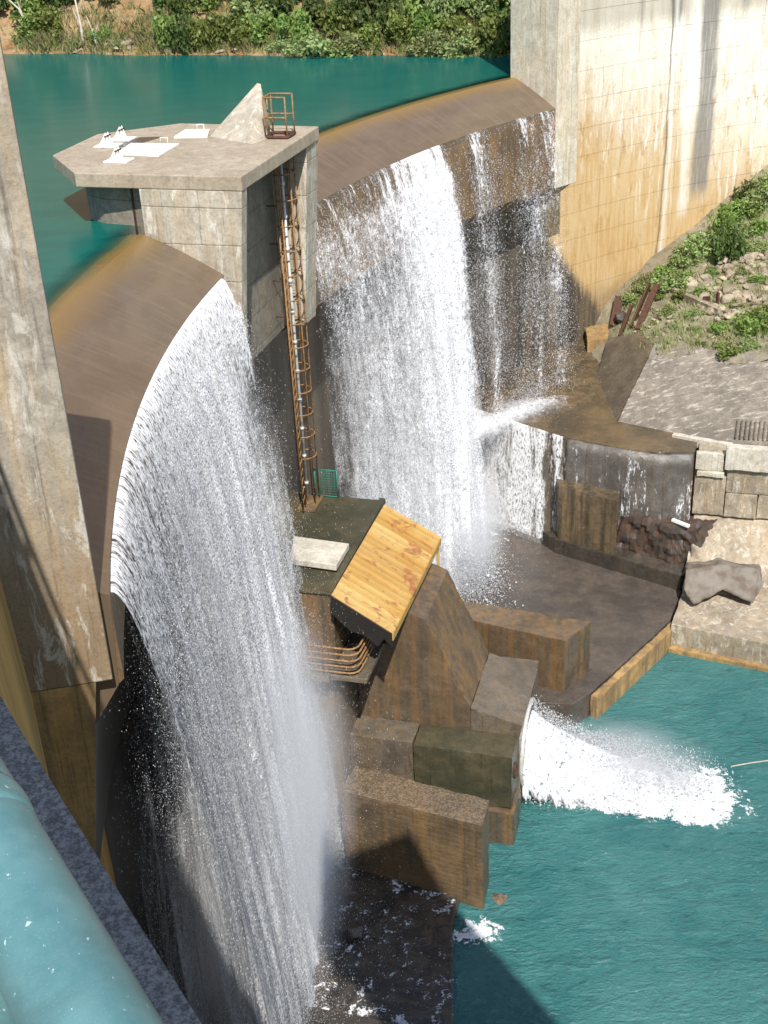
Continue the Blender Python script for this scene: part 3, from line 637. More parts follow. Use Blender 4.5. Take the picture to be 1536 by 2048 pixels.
# unseen deck, added to cast the shadow on the pool and near baffle
dk = [(0.6, 8.8), (3.9, 9.5), (8.7, 1.0), (14.0, -8.0), (6.0, -9.0), (3.2, 0.3), (2.4, 2.4), (1.3, 3.7), (0.7, 4.8)]
prism('added_shade_deck', [(x, y, 11.0) for x, y in dk], 10.7, M['ledge'], dam, 0.03)
prism('shade_deck_support', [(2.2, -3.6, 10.7), (5.2, -4.2, 10.7), (6.5, -8.4, 10.7), (3.6, -8.4, 10.7)], 8.0, M['ledge'], dam, 0.03)  # support for the added shade deck, also out of view

# ================================================================== INTAKE TOWER
tower = empty('intake_tower', W(0, 0.3, -6)); tag(tower, 'concrete intake tower with flat chamfered roof standing between the two waterfalls', 'intake tower')
zt = 2.2
slab = [(-6.86, -1.05), (-4.73, -3.55), (1.05, -3.62), (1.10, 4.2), (-4.5, 4.55), (-6.91, 2.46)]
prism('roof_slab', [W(u, v, zt) for u, v in slab], zt - 0.46, M['tower_top'], tower, 0.03)
def tprism(name, uvs, zb, ztop, mat, bv=0.03, low=None):
    return prism(name, [W(u, v, ztop) for u, v in uvs], zb, mat, tower, bv, None if low is None else [W(u, v, zb) for u, v in low])
tprism('near_side_wall', [(-2.52, -3.56), (1.02, -3.60), (1.02, -3.12), (-2.52, -3.12)], -5.0, zt - 0.465, M['tower'], 0.02, [(-2.5, -3.56), (0.35, -3.60), (0.35, -3.12), (-2.5, -3.12)])
tprism('far_column', [(-1.2, 2.92), (1.02, 2.92), (1.06, 4.16), (-1.2, 4.22)], -5.0, zt - 0.465, M['tower'], 0.03, [(-1.2, 2.9), (0.45, 2.9), (0.5, 4.14), (-1.2, 4.2)])
tprism('recess_wall', [(-1.6, -3.11), (-0.38, -3.11), (-0.38, 2.91), (-1.6, 2.91)], -5.1, zt - 0.47, M['tower_shaded'], 0.0, [(-1.6, -3.11), (-0.38, -3.11), (-0.38, 2.89), (-1.6, 2.89)])
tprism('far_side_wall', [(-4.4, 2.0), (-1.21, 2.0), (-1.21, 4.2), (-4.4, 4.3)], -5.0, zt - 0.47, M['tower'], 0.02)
tprism('upstream_nose', [(-5.1, -2.3), (-4.3, -2.75), (-2.53, -3.0), (-2.53, 3.5), (-4.0, 3.5), (-5.2, 2.2)], -5.0, zt - 0.47, M['tower_shaded'], 0.02)
# rusty gate guides on the nose
for (u, v) in ((-3.42, -2.62), (-3.14, -2.82)):
    g = tprism('gate_guide', [(u - 0.09, v - 0.05), (u + 0.06, v - 0.14), (u + 0.11, v - 0.03), (u - 0.02, v + 0.1)], -3.0, zt - 0.5, M['rust_dark'], 0.0)
# gate slot: thin dark plate on the roof stands in for the shaded hole
tprism('slot_shade_plate', [(-5.55, 0.05), (-4.62, 0.45), (-4.1, 2.1), (-4.95, 1.95)], zt + 0.003, zt + 0.010, M['wet_dark'], 0.0)
# raking splitter fin on the roof
fin = [W(-2.35, 2.05, zt + 0.005), W(-0.2, 0.95, zt + 0.005), W(-0.1, 1.8, zt + 0.005), W(-0.95, 4.1, zt + 0.005)]
apx = [W(-1.12, 4.15, 3.72)]
mesh_obj('raking_fin', [W(-2.35, 2.15, zt + 0.005), W(-0.28, 1.02, zt + 0.005), W(-0.05, 1.9, zt + 0.005), W(-0.75, 4.2, zt + 0.005), W(-1.55, 4.25, zt + 0.005), W(-0.95, 4.05, 3.7), W(-1.12, 4.15, 3.72), W(-0.42, 1.25, 2.34), W(-0.2, 1.75, 2.34)],
         [[0, 1, 7, 6], [1, 2, 8, 7], [2, 3, 5, 8], [3, 4, 6, 5], [4, 0, 6], [7, 8, 5, 6], [0, 4, 3, 2, 1]], M['tower'], tower)
# white covers and lifting plates lying on the roof
def on_roof(q): 
    p = at(q[0], q[1], zt + 0.01); return (float(p[0]), float(p[1]), zt + 0.008)
def roof_plate(name, px, h, label):
    pts = [on_roof(q) for q in px]; o = prism(name, [(p[0], p[1], p[2] + h) for p in pts], pts[0][2] - 0.004, M['white_paint'], None, 0.01)
    tag(o, label, 'hatch cover', 'white steel covers on the tower roof'); return o
c1 = roof_plate('hatch_cover', [(262, 289), (358, 290), (318, 314), (231, 310)], 0.06, 'large white hatch cover in the middle of the tower roof')
c2 = roof_plate('hatch_cover', [(371, 262), (420, 262), (415, 276), (348, 277)], 0.07, 'small white hatch cover beside the raking concrete fin')
for c, q in ((c1, (329, 289)), (c2, (402, 262))):
    p = Vector(on_roof(q)); s = Vector((DU[0], DU[1], 0)) * 0.13
    tube('lifting_handle', [p - s, p - s + Vector((0, 0, 0.24)), p + s + Vector((0, 0, 0.24)), p + s], 0.018, M['white_paint'], c, 6)
def lift_plate(q, label, sc=1.0):
    p = Vector(on_roof(q)); e = empty('lifting_bracket', p); tag(e, label, 'bracket', 'white lifting brackets on the tower roof')
    du = Vector((DU[0], DU[1], 0)) * sc; dv = Vector((DV[0], DV[1], 0)) * sc
    prism('base_plate', [p + du * a + dv * b + Vector((0, 0, 0.05)) for a, b in ((-0.42, -0.32), (0.42, -0.32), (0.42, 0.32), (-0.42, 0.32))], p.z - 0.004, M['white_paint'], e, 0.01)
    q0 = p + Vector((0, 0, 0.05))
    for s in (-0.10, 0.10):
        a = [q0 - du * 0.30 + dv * s, q0 + du * 0.12 + dv * s, q0 - du * 0.02 + dv * s + Vector((0, 0, 0.42))]
        b = [x + dv * 0.04 for x in a]
        mesh_obj('web_plate', a + b, [[0, 1, 2], [5, 4, 3], [0, 3, 4, 1], [1, 4, 5, 2], [2, 5, 3, 0]], M['white_paint'], e)
    tube('pin', [q0 - dv * 0.2 + Vector((0, 0, 0.30)), q0 + dv * 0.24 + Vector((0, 0, 0.30))], 0.03, M['rust_dark'], e, 6)
lift_plate((217, 292), 'white lifting bracket nearest the dark slot in the tower roof')
lift_plate((245, 279), 'white lifting bracket farthest back on the tower roof')
lift_plate((238, 322), 'white lifting bracket on the tower roof edge facing the viewer')

# ------------------------------------------------------------------ ladders
LU, LV = 0.28, 2.32
# guard over the roof hatch
gd = empty('hatch_guard', W(LU, LV, zt)); tag(gd, 'rusty steel guard cage around the hatch on the tower roof', 'guard cage')
def sq_(a): k_ = 0.40 / max(abs(math.cos(a)), abs(math.sin(a))); return k_ * math.cos(a), k_ * math.sin(a)
ring = [W(LU + sq_(a)[0], LV + sq_(a)[1], 0) for a in [i * math.pi / 8 for i in range(16)]]
tube('hatch_collar', [(x, y, zt + 0.06) for x, y, _ in ring], 0.07, M['rust_dark'], gd, 6, True)
for k in (2, 6, 8, 10, 14):
    x, y, _ = ring[k]; tube('upright', [(x, y, zt), (x, y, zt + 1.42)], 0.032, M['rust'], gd, 6)
for zz_ in (0.72, 1.40):
    tube('hoop', [(x, y, zt + zz_) for x, y, _ in ring[2:15]], 0.032, M['rust'], gd, 6)
# caged ladder down to the valve house
lad = empty('caged_ladder', W(LU, LV, -12.3)); tag(lad, 'tall rusty caged ladder from the tower roof down to the valve house', 'ladder')
LT, LB = 1.55, -12.3
for s in (-0.24, 0.24):
    tube('side_rail', [W(LU - 0.25, LV + s, LB), W(LU - 0.25, LV + s, LT)], 0.036, M['rust'], lad, 6)
rg0 = tube('rung', [W(LU - 0.25, LV - 0.24, LB + 0.3), W(LU - 0.25, LV + 0.24, LB + 0.3)], 0.018, M['rust'], lad, 5)
for k in range(1, 45): copy_to(rg0, lad, (0, 0, 0.305 * k))
hp = []
for i in range(13):
    a = -math.pi * 0.62 + i * (math.pi * 1.24 / 12); hp.append(W(LU - 0.05 + 0.47 * math.cos(a), LV + 0.47 * math.sin(a), LB + 2.1))
hp0 = tube('cage_hoop', hp, 0.028, M['rust'], lad, 5)
for k in range(1, 13): copy_to(hp0, lad, (0, 0, 0.93 * k))
for a in (-1.5, -0.6, 0.6, 1.5):
    x = LU - 0.05 + 0.47 * math.cos(a); y = LV + 0.47 * math.sin(a)
    tube('cage_strap', [W(x, y, LB + 0.02), W(x, y, LT)], 0.03, M['rust'], lad, 5)
br0 = tube('wall_bracket', [W(LU - 0.25, LV - 0.24, LB + 7.9), W(LU - 0.72, LV - 0.24, LB + 7.9)], 0.025, M['rust_dark'], lad, 5)
for k in range(1, 5): copy_to(br0, lad, (0, 0, 1.4 * k))
# pale conduit pipe with clamps beside the ladder
cp = empty('conduit_pipe', W(LU - 0.1, LV - 0.62, -12.3)); tag(cp, 'pale conduit pipe with clamps running down beside the caged ladder', 'pipe')
tube('pipe', [W(LU - 0.05, LV - 0.05, -12.3), W(LU - 0.05, LV - 0.05, 1.6)], 0.055, M['galv'], cp, 8)
cl0 = tube('pipe_clamp', [W(LU - 0.05, LV - 0.05, -11.5), W(LU - 0.05, LV - 0.05, -11.38)], 0.085, M['galv'], cp, 8)
for k in range(1, 11): copy_to(cl0, cp, (0, 0, 1.2 * k))
# second light ladder frame, left of the caged one
l2 = empty('service_frame', W(LU - 0.1, LV - 1.1, -12.3)); tag(l2, 'thin rusty open frame just left of the caged ladder', 'frame')
for s in (-0.95, -0.62):
    tube('side_rail', [W(LU + 0.05, LV + s, LB), W(LU + 0.05, LV + s, -0.9 - 0.9 * (s < -0.8))], 0.032, M['rust'], l2, 5)
z0 = tube('zigzag_bar', [W(LU + 0.05, LV - 0.95, LB + 0.3), W(LU + 0.05, LV - 0.62, LB + 0.62)], 0.018, M['rust'], l2, 4)
for k in range(1, 26): copy_to(z0, l2, (0, 0, 0.40 * k))

# ================================================================== VALVE HOUSE under the tower
vh = empty('valve_house', W(1.5, -0.5, -23.4)); tag(vh, 'square concrete valve house with mossy flat roof below the caged ladder', 'valve house')
VZ = -12.4
def px(q, z): 
    p = at(q[0], q[1], z); return (float(p[0]), float(p[1]), float(z))
ubox('wall', -2.28, 3.2, -4.1, 3.05, -24.0, VZ - 0.12, M['wet_brown'], vh, 0.04)
ubox('flat_roof', -2.28, 3.28, -4.2, 3.12, VZ - 0.12, VZ, M['mossy'], vh, 0.03)
ubox('roof_kerb', 3.02, 3.27, -4.19, 3.11, VZ + 0.004, VZ + 0.10, M['mossy'], vh, 0.02)
ubox('ladder_plinth', 0.0, 0.75, 1.55, 2.75, VZ + 0.003, VZ + 0.16, M['rust_lip'], vh, 0.03)
# pale plate lying on the roof
pp = [px(q, VZ + 0.35) for q in [(588, 1072), (698, 1087), (672, 1131), (580, 1118)]]
o = prism('loose_cover', pp, VZ + 0.12, M['pale_block'], None, 0.015); tag(o, 'pale rust-marked cover plate lying on the mossy valve house roof', 'cover plate')
for k in (0, 2):
    x, y, z = pp[k]
for i, (a, b) in enumerate(((0.18, 0.2), (0.82, 0.2), (0.18, 0.8), (0.82, 0.8))):
    p = Vector(pp[0]) * (1 - a) * (1 - b) + Vector(pp[1]) * a * (1 - b) + Vector(pp[2]) * a * b + Vector(pp[3]) * (1 - a) * b
    tube('support_block', [(p.x, p.y, VZ), (p.x, p.y, VZ + 0.13)], 0.09, M['mossy'], o, 6)
# yellow sheet canopy on the downstream side
cn = empty('sheet_canopy', W(4.4, -1, VZ)); tag(cn, 'yellow rusty sheet metal canopy sloping off the valve house roof', 'canopy')
ca = np.array(px((768, 1010), VZ + 0.16)); cb = np.array(px((662, 1191), VZ + 0.16)); zc = -13.62
cc_ = np.array(px((881, 1075), zc)); cdn = np.array(px((785, 1268), zc))
ns = 9
nrm = Vector(np.cross(cb - ca, cc_ - ca)); nrm.normalize(); nrm = nrm if nrm.z > 0 else -nrm
widths = [1.0, 0.9, 1.1, 0.95, 1.05, 0.9, 1.1, 1.0, 1.25]; cum = np.concatenate([[0], np.cumsum(widths)]); cum = cum / cum[-1]
for k in range(ns):
    t0, t1 = cum[k] + 0.005, cum[k + 1] - 0.005
    rows = []
    nr = 7
    for i in range(nr):
        f = i / (nr - 1); tt = t0 + (t1 - t0) * f
        lift = 0.085 * math.exp(-((f - 0.05) / 0.06) ** 2) + 0.022 * math.exp(-((f - 0.52) / 0.07) ** 2) + 0.01 * (1 - f)
        up0 = ca + (cb - ca) * tt; dn0 = cc_ + (cdn - cc_) * tt
        rows.append((Vector(up0) + nrm * lift, Vector(dn0) + nrm * lift))
    vv = [r[0] for r in rows] + [r[1] for r in rows] + [r[0] - nrm * 0.012 for r in rows] + [r[1] - nrm * 0.012 for r in rows]
    ff = []
    for i in range(nr - 1):
        ff.append([i, i + 1, nr + i + 1, nr + i]); ff.append([2 * nr + i, 3 * nr + i, 3 * nr + i + 1, 2 * nr + i + 1])
        ff.append([nr + i, nr + i + 1, 3 * nr + i + 1, 3 * nr + i]); ff.append([i, 2 * nr + i, 2 * nr + i + 1, i + 1])
    ff.append([0, nr, 3 * nr, 2 * nr]); ff.append([nr - 1, 3 * nr - 1, 4 * nr - 1, 2 * nr - 1])
    mesh_obj('roof_sheet', vv, ff, M['roof_sheet'], cn)
Vc = lambda a: Vector(a)
def beam(name, a, b, w, h, mat, parent):
    a = Vector(a); b = Vector(b); t = (b - a).normalized(); s = t.cross(Vector((0, 0, 1)))
    if s.length < 1e-3: s = Vector((1, 0, 0))
    s.normalize(); n2 = s.cross(t)
    vs = [p + s * (w / 2 * i) + n2 * (h / 2 * j) for p in (a, b) for i, j in ((-1, -1), (1, -1), (1, 1), (-1, 1))]
    return mesh_obj(name, vs, [[0, 1, 2, 3], [7, 6, 5, 4], [0, 4, 5, 1], [1, 5, 6, 2], [2, 6, 7, 3], [3, 7, 4, 0]], mat, parent)
mesh_obj('backing_board', [Vector(q) - nrm * d_ for d_ in (0.03, 0.07) for q in (ca, cb, cdn, cc_)], [[0, 1, 2, 3], [7, 6, 5, 4], [0, 4, 5, 1], [1, 5, 6, 2], [2, 6, 7, 3], [3, 7, 4, 0]], M['rust_dark'], cn)
beam('eaves_board', cc_ + np.array([0, 0, -0.16]), cdn + np.array([0, 0, -0.16]), 0.05, 0.26, M['roof_sheet'], cn)
for f in (0.02, 0.34, 0.66, 0.97):
    a = ca + (cb - ca) * f; b = cc_ + (cdn - cc_) * f
    beam('rafter', a - np.array([0, 0, 0.11]), b - np.array([0, 0, 0.11]), 0.09, 0.14, M['rust_dark'], cn)
for f in (0.02,):
    b = cc_ + (cdn - cc_) * f - 0.08 * np.array([DU[0], DU[1], 0])
    beam('post', b - np.array([0, 0, 0.2]), b - np.array([0, 0, 1.25]), 0.12, 0.12, M['roof_sheet'], cn)
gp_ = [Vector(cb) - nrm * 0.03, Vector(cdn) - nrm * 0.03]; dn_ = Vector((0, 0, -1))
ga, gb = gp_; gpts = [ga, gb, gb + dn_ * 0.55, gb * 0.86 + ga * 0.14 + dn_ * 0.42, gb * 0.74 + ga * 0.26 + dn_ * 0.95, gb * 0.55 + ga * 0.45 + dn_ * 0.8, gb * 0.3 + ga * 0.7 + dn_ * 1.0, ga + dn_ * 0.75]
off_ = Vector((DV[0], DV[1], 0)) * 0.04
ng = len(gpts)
mesh_obj('gable_shade_panel', gpts + [q + off_ for q in gpts], [list(range(ng)), list(range(2 * ng - 1, ng - 1, -1))] + [[i, (i + 1) % ng, ng + (i + 1) % ng, ng + i] for i in range(ng)], M['shade_black'], cn)  # near-black panel carries the shade under the canopy's open end
# gallery behind the canopy with bent pipe railing
gal = empty('gallery', W(4.0, -4.0, -15.6)); tag(gal, 'small concrete gallery with bent pipe railings under the yellow canopy', 'gallery')
ubox('gallery_floor', 3.22, 4.6, -5.0, -1.95, -15.62, -15.4, M['wet_gray'], gal, 0.03)
for k in range(5):
    zz_ = -14.2 - 0.26 * k
    pts = [W(1.6, -5.0, zz_), W(3.6, -5.0, zz_)] + [W(3.9 + 0.4 * math.sin(a), -4.6 - 0.4 * math.cos(a), zz_) for a in [0.2, 0.6, 1.0, 1.4]] + [W(4.32, -4.2, zz_), W(4.32, -2.0, zz_)]
    tube('rail', pts, 0.04, M['rust'], gal, 6)
for (u, v) in ((1.7, -5.0), (3.0, -5.0), (4.32, -3.9), (4.32, -2.4)):
    tube('post', [W(u, v, -15.5), W(u, v, -14.15)], 0.035, M['rust_dark'], gal, 6)
ubox('gallery_floor', 1.4, 3.22, -5.2, -4.12, -15.62, -15.4, M['wet_gray'], gal, 0.03)
# valve gear standing in the shade under the canopy
vg = empty('valve_gear', W(4.6, -2.6, -14.6)); tag(vg, 'dark valve gear half hidden under the yellow canopy', 'valve gear')
tube('spindle', [W(4.7, -2.6, -15.4), W(4.7, -2.6, -14.1)], 0.10, M['rust_dark'], vg, 10)
tube('hand_wheel', [W(4.7 + 0.32 * math.cos(a), -2.6 + 0.32 * math.sin(a), -14.15) for a in [i * math.pi / 8 for i in range(16)]], 0.04, M['rust_dark'], vg, 6, True)
for i in range(3):
    a = i * math.pi / 3; tube('spoke', [W(4.7 - 0.3 * math.cos(a), -2.6 - 0.3 * math.sin(a), -14.15), W(4.7 + 0.3 * math.cos(a), -2.6 + 0.3 * math.sin(a), -14.15)], 0.02, M['rust_dark'], vg, 5)
# green mesh gate behind the ladder foot
fg = empty('mesh_gate', W(1.1, 3.0, VZ)); tag(fg, 'green wire mesh gate beside the foot of the caged ladder', 'gate')
def fg_p(u, z): return W(0.35 + u, 2.95, VZ + z)
for a, b in (((0, 0.03), (0, 1.25)), ((0.95, 0.03), (0.95, 1.25)), ((0, 1.25), (0.95, 1.25)), ((0, 0.06), (0.95, 0.06))):
    tube('gate_frame', [fg_p(*a), fg_p(*b)], 0.025, M['green_paint'], fg, 5)
for k in range(1, 9): tube('mesh_wire', [fg_p(0.105 * k, 0.06), fg_p(0.105 * k, 1.25)], 0.009, M['green_paint'], fg, 4)
for k in range(1, 11): tube('mesh_wire', [fg_p(0, 0.06 + 0.115 * k), fg_p(0.95, 0.06 + 0.115 * k)], 0.009, M['green_paint'], fg, 4)

# ================================================================== OUTLET STRUCTURE
ot = empty('outlet_structure', W(6, 0, -23.6)); tag(ot, 'massive stepped concrete outlet block with white jet bursting from its end', 'outlet block')
profile('buttress', [(3.21, -14.35), (5.3, -14.35), (6.08, -14.65), (7.75, -18.42), (7.75, -24.0), (3.21, -24.0)], -1.9, 1.9, M['wet_brown'], ot, 0.05)
profile('outlet_hood', [(7.76, -18.43), (9.78, -19.0), (9.68, -19.6), (9.66, -24.0), (7.76, -24.0)], -1.92, 1.92, M['wet_gray'], ot, 0.05)
ubox('side_chamber', 3.0, 5.72, -3.2, -1.93, -24.0, -19.5, M['wet_gray'], ot, 0.04)
ubox('side_chamber', 5.76, 9.62, -3.30, -1.93, -22.0, -19.5, M['mossy'], ot, 0.04)
ubox('side_chamber', 3.0, 9.62, 1.94, 3.25, -24.0, -19.5, M['wet_gray'], ot, 0.04)
ubox('footing', 5.74, 9.75, -3.55, -1.93, -24.2, -22.05, M['wet_brown'], ot, 0.06)
# flared steel ring around the outlet
tube('outlet_ring', [W(9.72, 1.75 * math.cos(a), -21.3 + 1.75 * math.sin(a)) for a in [i * math.pi / 14 for i in range(28)]], 0.10, M['galv'], ot, 8, True)
tube('round_port', [W(9.64, -2.65 + 0.22 * math.cos(a), -20.6 + 0.3 * math.sin(a)) for a in [i * math.pi / 8 for i in range(16)]], 0.06, M['rust_dark'], ot, 6, True)
# curved guide wall between the fall and the outlet
prof = []
for k in range(12):
    f = k / 11; prof.append((2.35 + 0.75 * math.sin(f * math.pi) ** 2, -15.7 - 4.4 * f))
prof = prof + [(1.2, -20.1), (1.2, -15.7)]
profile('curved_guide', prof, -3.3, -1.95, M['wet_dark'], ot, 0.02)

# baffle walls
b1 = prism('baffle_wall', [px(q, -19.6) for q in [(680, 1580), (712, 1530), (978, 1600), (965, 1652)]], -24.4, M['baffle'], None, 0.05)
tag(b1, 'brown concrete baffle wall nearest the viewer, with dark shadow on its face', 'baffle wall', 'baffle walls beside the outlet')
b2 = prism('baffle_wall', [px(q, -19.6) for q in [(942, 1240), (926, 1201), (1183, 1243), (1130, 1282)]], -24.4, M['wet_brown'], None, 0.05)
tag(b2, 'brown concrete baffle wall beyond the outlet, standing on the far apron', 'baffle wall', 'baffle walls beside the outlet')

# ================================================================== FAR APRON, STEPS, RETAINING WORKS
ap = empty('stepped_apron', W(8, 14, -24)); tag(ap, 'wet stepped concrete apron below the far waterfall', 'apron')
prism('apron_floor', [W(3.25, 3.0, ZA - 0.05), W(11.0, 4.3, ZA), W(11.63, 5.26, ZA), W(14.67, 11.85, ZA), W(15.2, 15.6, ZA + 0.05), W(8.0, 21, ZA + 0.1), W(-1, 22.5, ZA + 0.1), W(-2.2, 8, ZA)], -25.0, M['apron'], ap, 0.05)
prism('edge_wall', [W(11.66, 5.2, ZA - 0.12), W(12.0, 5.1, ZA - 0.16), W(15.0, 11.7, ZA - 0.2), W(14.70, 11.85, ZA - 0.12)], -25.0, M['orange_wall'], ap, 0.04)
curb = [px(q, -21.4) for q in [(1085, 1062), (1110, 1078), (1362, 1152), (1392, 1138), (1330, 1095), (1200, 1060)]]
prism('ledge', curb, -25.0, M['wet_dark'], ap, 0.05)
prism('upper_step', [W(1.0, 22.4, -15.95), W(5.2, 19.95, -15.95), W(8.7, 18.05, -15.95), W(12.0, 17.05, -15.9), W(13.4, 17.0, -15.95), W(15.12, 17.25, -15.9), W(15.2, 19.0, -15.9), W(11.0, 20.5, -15.9), W(9.9, 27, -15.6), W(8.0, 33.5, -15.2), W(1.0, 26, -15.6)], -25.0, M['streaky'], ap, 0.06)
prism('step_surface', [(x_ + 0.0, y_, z_ + 0.03) for x_, y_, z_ in [W(1.0, 22.4, -15.95), W(5.2, 19.95, -15.95), W(8.7, 18.05, -15.95), W(12.0, 17.05, -15.9), W(13.4, 17.0, -15.95), W(15.12, 17.25, -15.9), W(15.2, 19.0, -15.9), W(11.0, 20.5, -15.9), W(9.9, 27, -15.6), W(8.0, 33.5, -15.2), W(1.0, 26, -15.6)]], -16.4, M['step_top'], ap, 0.03)
prism('middle_step', [px(q, -18.3) for q in [(1108, 945), (1242, 968), (1236, 1003), (1118, 972)]], -25.0, M['streaky'], ap, 0.05)
# raised corner kerb
prism('corner_kerb', [W(8.05, 31.0, -14.6), W(9.3, 31.6, -14.5), W(9.6, 29.6, -14.7), W(8.4, 29.0, -14.8)], -18.0, M['orange_wall'], ap, 0.05)
# inclined paved slope with side wall
ps = empty('paved_slope', W(14, 22, -16)); tag(ps, 'weathered inclined concrete slab below the stony bank', 'paved slope')
sl = [W(11.05, 20.35, -15.86), W(16.6, 18.5, -15.86), W(19.6, 18.5, -15.7), W(27, 18.5, -15.4), W(27, 23.4, -12.8), W(18.5, 23.6, -13.0), W(12.45, 25.0, -13.2)]
prism('slab', sl, -17.0, M['paving'], ps, 0.05)
mesh_obj('side_wall', [W(11.0, 20.3, -15.9), W(12.42, 25.0, -13.22), W(11.6, 27.2, -13.4), W(9.6, 28.8, -14.4), W(9.2, 25.5, -15.85), W(11.0, 20.3, -17), W(12.42, 25, -17), W(11.6, 27.2, -17), W(9.6, 28.8, -17), W(9.2, 25.5, -17)],
         [[0, 1, 2, 3, 4], [0, 4, 9, 5], [4, 3, 8, 9], [3, 2, 7, 8], [2, 1, 6, 7], [1, 0, 5, 6], [5, 9, 8, 7, 6]], M['wet_gray'], ps)
prism('edge_kerb', [W(14.0, 19.1, -15.70), W(16.9, 18.25, -15.66), W(16.9, 18.0, -15.7), W(13.9, 18.85, -15.74)], -16.2, M['pale_block'], ps, 0.02)
for k in range(9):
    u = 17.0 + 0.22 * k
    beam('drain_rib', W(u, 18.62 + 0.02, -15.62), W(u + 0.05, 19.7, -15.05), 0.07, 0.06, M['wet_gray'], ps)
# pale retaining wall of cast blocks
rw = empty('retaining_wall', W(17, 17.5, -24)); tag(rw, 'pale retaining wall of large cast blocks at the apron end', 'retaining wall')
ubox('core', 15.3, 27, 17.45, 18.5, -24.5, -15.92, M['masonry'], rw, 0.0)
def blk(u0, u1, z0, z1, d, mat): 
    ubox('block', u0, u1, 17.44 - d, 17.44, z0, z1, mat, rw, 0.035)
blk(15.2, 16.55, -16.75, -15.85, 0.30, M['pale_block']); blk(16.6, 19.3, -16.55, -15.35, 0.50, M['pale_block']); blk(19.33, 22.5, -16.55, -15.35, 0.47, M['pale_block'])
blk(15.3, 16.6, -17.05, -16.79, 0.45, M['pale_block']); blk(15.22, 16.72, -19.2, -17.08, 0.32, M['masonry']); blk(16.75, 19.2, -17.9, -16.6, 0.26, M['masonry']); blk(19.23, 22.5, -17.9, -16.6, 0.30, M['masonry'])
blk(16.76, 18.3, -19.2, -17.93, 0.36, M['masonry']); blk(18.33, 20.4, -19.2, -17.93, 0.30, M['masonry']); blk(20.43, 22.5, -19.2, -17.93, 0.34, M['masonry'])
# battered rubble toe below the blocks
mesh_obj('battered_toe', [W(15.35, 17.4, -19.22), W(27, 17.4, -19.22), W(27, 13.2, -22.1), W(16.0, 13.2, -22.1), W(15.1, 14.4, -22.0), W(15.35, 17.4, -24.4), W(27, 17.4, -24.4), W(27, 13.2, -24.4), W(16.0, 13.2, -24.4), W(15.1, 14.4, -24.4)],
         [[0, 1, 2, 3, 4], [5, 9, 8, 7, 6], [0, 4, 9, 5], [4, 3, 8, 9], [3, 2, 7, 8], [2, 1, 6, 7], [1, 0, 5, 6]], M['masonry'], rw)
qb = empty('quay_ledge', W(18, 12, -24)); tag(qb, 'low tan concrete ledge along the edge of the tail pool', 'ledge')
prism('ledge_slab', [W(14.75, 11.3, -22.2), W(19.2, 10.5, -22.2), W(28, 9.5, -22.2), W(28, 13.3, -22.1), W(16.0, 13.3, -22.1), W(15.1, 14.3, -22.1)], -24.6, M['masonry'], qb, 0.05)
prism('water_kerb', [W(14.7, 11.0, -23.35), W(19.3, 10.25, -23.38), W(28, 9.2, -23.4), W(28, 9.8, -23.3), W(19.3, 10.7, -23.3), W(14.9, 11.4, -23.3)], -24.8, M['orange_wall'], qb, 0.05)

# ------------------------------------------------------------------ rocks
def rock_mesh(name, seed, mat, ax=(1, 0.8, 0.6), lump=0.28, sub=2):
    r = random.Random(seed); bm = bmesh.new(); bmesh.ops.create_icosphere(bm, subdivisions=sub, radius=1.0)
    off = [Vector((r.uniform(-1, 1), r.uniform(-1, 1), r.uniform(-1, 1))).normalized() for _ in range(11)]; dd = [r.uniform(0.42, 0.78) for _ in off]
    for v in bm.verts:
        c = v.co.copy()
        for n, d in zip(off, dd):
            k = c.dot(n)
            if k > d: c -= n * (k - d) * 0.92
        v.co = Vector((c.x * ax[0], c.y * ax[1], c.z * ax[2])) + Vector((r.uniform(-1, 1), r.uniform(-1, 1), r.uniform(-1, 1))) * (0.03 if sub < 4 else 0.012)
    me = bpy.data.meshes.new(name); bm.to_mesh(me); bm.free(); me.materials.append(mat); return me
from mathutils import noise as mnoise
def rough_block(name, top, low, mat, amp=0.12, freq=0.9, cuts=5):
    n = len(top); bm = bmesh.new(); vt = [bm.verts.new(p) for p in list(top) + list(low)]
    bm.faces.new(vt[:n]); bm.faces.new(vt[n:][::-1])
    for i in range(n): bm.faces.new([vt[i], vt[n + i], vt[n + (i + 1) % n], vt[(i + 1) % n]])
    bmesh.ops.triangulate(bm, faces=bm.faces[:]); bmesh.ops.subdivide_edges(bm, edges=bm.edges[:], cuts=cuts, use_grid_fill=True); bmesh.ops.recalc_face_normals(bm, faces=bm.faces[:]); bm.normal_update()
    mv = []
    for v in bm.verts:
        q = v.co * freq; k = mnoise.fractal(q, 0.75, 2.1, 6); rdg = 1 - abs(mnoise.noise(q * 2.3)) * 2
        mv.append((v, v.normal * (amp * (k * 1.2 + 0.35 * rdg)) + Vector((mnoise.noise(q * 3 + Vector((9, 0, 0))), mnoise.noise(q * 3 + Vector((0, 9, 0))), 0)) * amp * 0.5))
    for v, d in mv: v.co += d
    me = bpy.data.meshes.new(name); bm.to_mesh(me); bm.free(); me.materials.append(mat); me.shade_smooth(); o = bpy.data.objects.new(name, me); return link(o)
ROCKS = [rock_mesh('rock', 20 + i, M['rock'], (1, 0.75 + 0.05 * (i % 3), 0.5 + 0.06 * (i % 4))) for i in range(8)]
def put(me, name, loc, sc, rot=None):
    o = bpy.data.objects.new(name, me); o.location = loc; o.scale = sc if hasattr(sc, '__len__') else (sc, sc, sc)
    o.rotation_euler = rot or (random.uniform(-0.4, 0.4), random.uniform(-0.4, 0.4), random.uniform(0, 6.28)); return link(o)
